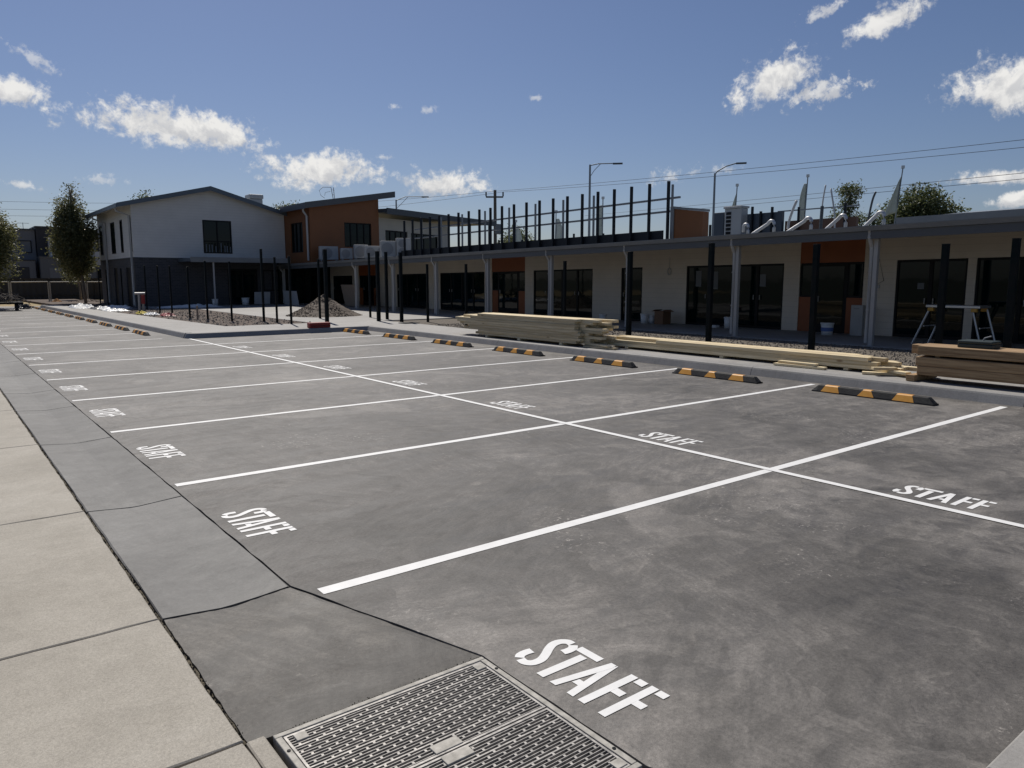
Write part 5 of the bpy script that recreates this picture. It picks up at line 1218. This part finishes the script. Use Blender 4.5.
def banner(bx, by, tx, ty, zt, side, drop, w_, label, zb=3.0, tear=False):
    """slim pole with a loosely hanging triangular cloth"""
    t = thing('banner_flag', label, 'banner', (bx,by,0), 'banner flags beyond the roof')
    b = Vector((bx,by,0)); e = Vector((tx,ty,zt)); MB().tube([b,e],.045,8,.03).build('pole',M['lamp_grey'],t)
    MB().tube([e,e+Vector((0,0,.14))],.09,10).build('finial',M['alu'],t)
    d = Vector((.79,-.61,0))*side; mb = MB(); vs = []; fs = []; n = 14
    for j in range(n+1):
        q = j/n; c = e.lerp(b,(.35+drop*q)/zt)
        wd = w_*(q**.9 if not tear else math.sin(math.pi*min(1,.12+q*.85))**.8)
        for i in range(5):
            u = i/4; fold = .07*math.sin(u*9+q*4)*(.3+q); vs.append(c+d*wd*u+Vector((.6,.79,0))*fold+Vector((0,0,-.25*u*q)))
    for j in range(n):
        for i in range(4): fs.append((j*5+i,j*5+i+1,(j+1)*5+i+1,(j+1)*5+i))
    mb.add(vs, fs); o = mb.build('cloth', M['flag'], t, True, recalc=False)
    so = o.modifiers.new('thickness','SOLIDIFY'); so.thickness = .006
banner(30.3,28.45,30.3,28.45,6.2,-1,2.2,.36,'slender banner seen through the roof screen beside the braced street lamp',tear=True)
banner(35.05,22.9,35.2,22.75,6.75,-1,1.5,.48,'short furled banner above the pale grey roof cabinet')
banner(37.1,19.8,37.2,19.65,7.1,-1,2.3,.38,'slender dark banner above the silver ducts',tear=True)
banner(39.0,16.0,39.4,15.6,7.3,-1,1.9,.72,'pale banner on a leaning pole beside the broad gum tree')
banner(28.2,30.35,28.3,30.3,5.45,1,1.6,.42,'broad pale banner, middle one seen through the roof screen',tear=True)
banner(26.4,31.9,26.5,31.85,4.9,1,1.4,.40,'low pale banner in front of the low rounded tree',tear=True)

# ------------------------------------------------------------------ camera
cam = bpy.data.cameras.new('camera'); co = bpy.data.objects.new('camera', cam); C.objects.link(co)
cam.sensor_width = 36; cam.lens = 36*747/1024; cam.clip_end = 6000; cam.clip_start = 0.05
co.location = (-1.388,-3.5,1.6); co.rotation_euler = (math.pi/2-0.14, 0, -0.663)
bpy.context.scene.camera = co

# ------------------------------------------------------------------ light and sky
AZ, EL = RAD(15.5), RAD(51)
sd = Vector((math.sin(AZ)*math.cos(EL), math.cos(AZ)*math.cos(EL), math.sin(EL)))
sun = bpy.data.lights.new('sun','SUN'); sun.energy = 5.0; sun.angle = RAD(0.53); sun.color = (1.0,0.945,0.86)
so = bpy.data.objects.new('sun', sun); C.objects.link(so); so.rotation_euler = sd.to_track_quat('Z','Y').to_euler()
SKY = 0.060
w = bpy.data.worlds.new('World'); bpy.context.scene.world = w; w.use_nodes = True
nt = w.node_tree; N = nt.nodes; L = nt.links; bg = N['Background']; bg.inputs['Strength'].default_value = SKY
sky = N.new('ShaderNodeTexSky'); sky.sky_type = 'NISHITA'; sky.sun_disc = False; sky.sun_elevation = EL; sky.sun_rotation = AZ
sky.altitude = 50; sky.air_density = 1.0; sky.dust_density = 0.6; sky.ozone_density = 1.6
tc = N.new('ShaderNodeTexCoord'); V = tc.outputs['Generated']
s = N.new('ShaderNodeSeparateXYZ'); L.new(V, s.inputs[0])
az = node_math(nt,'MULTIPLY',node_math(nt,'ARCTAN2',s.outputs['X'],s.outputs['Y']),57.2958)
el = node_math(nt,'MULTIPLY',node_math(nt,'ARCSINE',s.outputs['Z']),57.2958)
warp = N.new('ShaderNodeTexNoise'); warp.inputs['Scale'].default_value = 16; warp.inputs['Detail'].default_value = 3; L.new(V, warp.inputs['Vector'])
nz = noise_node(nt, V, 26, 9, 0.62, 0.35)
up = N.new('ShaderNodeVectorMath'); up.operation = 'ADD'; up.inputs[1].default_value = (-.004,-.004,.009); L.new(V, up.inputs[0])
nz2 = noise_node(nt, up.outputs[0], 26, 5, 0.6, 0.35)
nf = noise_node(nt, V, 90, 6, 0.65, 0.2)
CL = [(14.3,9.95,7.0,1.6,-3.4,1),(24.4,7.6,5.3,1.65,3.4,1),(33.0,6.85,3.79,1.32,3.2,1),(5.5,11.33,1.9,1.1,6.9,.9),(6.57,13.3,1.9,.6,-22,.45),(5.32,5.81,1.5,.36,-9.6,.6),(9.78,6.4,1.5,.45,-1.6,.4),
      (56.3,13.1,3.0,1.9,25.5,.95),(59.4,12.3,3.2,1.15,4.2,.75),(63.4,16.32,3.0,1.15,16.2,.9),(59.4,17.26,1.6,.55,17.2,.6),(70.25,11.5,3.56,1.93,-8.1,1),(49.96,7.45,2.1,.8,9.6,.5),(70.4,6.22,3.4,.65,-1.2,.9),(71.8,4.84,2.0,.65,4.5,.9),
      (39.68,12.92,.5,.34,0,.45),(31.86,12.05,.9,.42,1.3,.4),(29.44,12.19,.5,.3,1.8,.5),(53.29,7.69,1.3,.5,4.4,.35),(28.42,8.76,.8,.4,1.5,.5),
      (-40,14,8,2.5,0,1),(-75,10,10,2,0,1),(100,12,7,2.2,0,1),(120,9,9,1.8,5,1),(160,16,9,3,0,1),(-140,12,9,2.4,0,1)]
alpha = None; below = None
for (ca,ce,ha,he,tl,st_) in CL:
    u = node_math(nt,'SUBTRACT',az,ca); v = node_math(nt,'SUBTRACT',el,ce); c_, s_ = math.cos(RAD(tl)), math.sin(RAD(tl))
    ur = node_math(nt,'DIVIDE',node_math(nt,'ADD',node_math(nt,'MULTIPLY',u,c_),node_math(nt,'MULTIPLY',v,s_)),ha)
    vr0 = node_math(nt,'DIVIDE',node_math(nt,'SUBTRACT',node_math(nt,'MULTIPLY',v,c_),node_math(nt,'MULTIPLY',u,s_)),he)
    vr = node_math(nt,'MAXIMUM',vr0,node_math(nt,'MULTIPLY',vr0,-1.35))       # flatter base than top
    e = node_math(nt,'SQRT',node_math(nt,'ADD',node_math(nt,'MULTIPLY',ur,ur),node_math(nt,'MULTIPLY',vr,vr)))
    dn = node_math(nt,'SUBTRACT',1.0,e)
    if st_ < .8:      # wispy scraps: torn by the fine noise
        nn = node_math(nt,'ADD',node_math(nt,'MULTIPLY',node_math(nt,'SUBTRACT',nz,.5),1.6),node_math(nt,'MULTIPLY',node_math(nt,'SUBTRACT',nf,.5),3.6)); lo_, hi_ = .10,1.0
    else:
        nn = node_math(nt,'ADD',node_math(nt,'MULTIPLY',node_math(nt,'SUBTRACT',nz,.5),2.0),node_math(nt,'MULTIPLY',node_math(nt,'SUBTRACT',nf,.5),1.5)); lo_, hi_ = -.02,.62
    a = rng(nt, node_math(nt,'ADD',dn,nn), lo_,hi_,0,min(1,st_*1.1),True)
    gate = rng(nt,e,1.15,1.5,1,0,True); a = node_math(nt,'MULTIPLY',a,gate)
    sh = node_math(nt,'MULTIPLY',rng(nt,vr0,-.7,.5,1,0,True),gate)
    alpha = a if alpha is None else node_math(nt,'MAXIMUM',alpha,a); below = sh if below is None else node_math(nt,'MAXIMUM',below,sh)
rel = rng(nt,node_math(nt,'SUBTRACT',nz,nz2),-.09,.09,0,1)
lit = node_math(nt,'SUBTRACT',node_math(nt,'ADD',.62,node_math(nt,'MULTIPLY',rel,.5)),node_math(nt,'MULTIPLY',below,.33))
cc = mixcol(nt, lit, tuple(v/SKY*1.19 for v in (.36,.38,.43)), tuple(v/SKY*1.19 for v in (.84,.83,.81)))
skyc = N.new('ShaderNodeVectorMath'); skyc.operation = 'MULTIPLY'; skyc.inputs[1].default_value = (0.94,0.985,1.19); L.new(sky.outputs[0], skyc.inputs[0])
L.new(mixcol(nt, alpha, skyc.outputs[0], cc), bg.inputs['Color'])

sn = bpy.context.scene
sn.render.engine = 'CYCLES'; sn.cycles.use_denoising = True
try: sn.cycles.denoiser = 'OPENIMAGEDENOISE'
except Exception: pass
sn.render.filter_size = 1.0
sn.cycles.max_bounces = 6; sn.cycles.diffuse_bounces = 2; sn.cycles.glossy_bounces = 3; sn.cycles.sample_clamp_indirect = 6
sn.view_settings.view_transform = 'Standard'; sn.view_settings.look = 'None'; sn.view_settings.gamma = 1.0; sn.view_settings.use_curve_mapping = False
sn.view_settings.exposure = -0.25
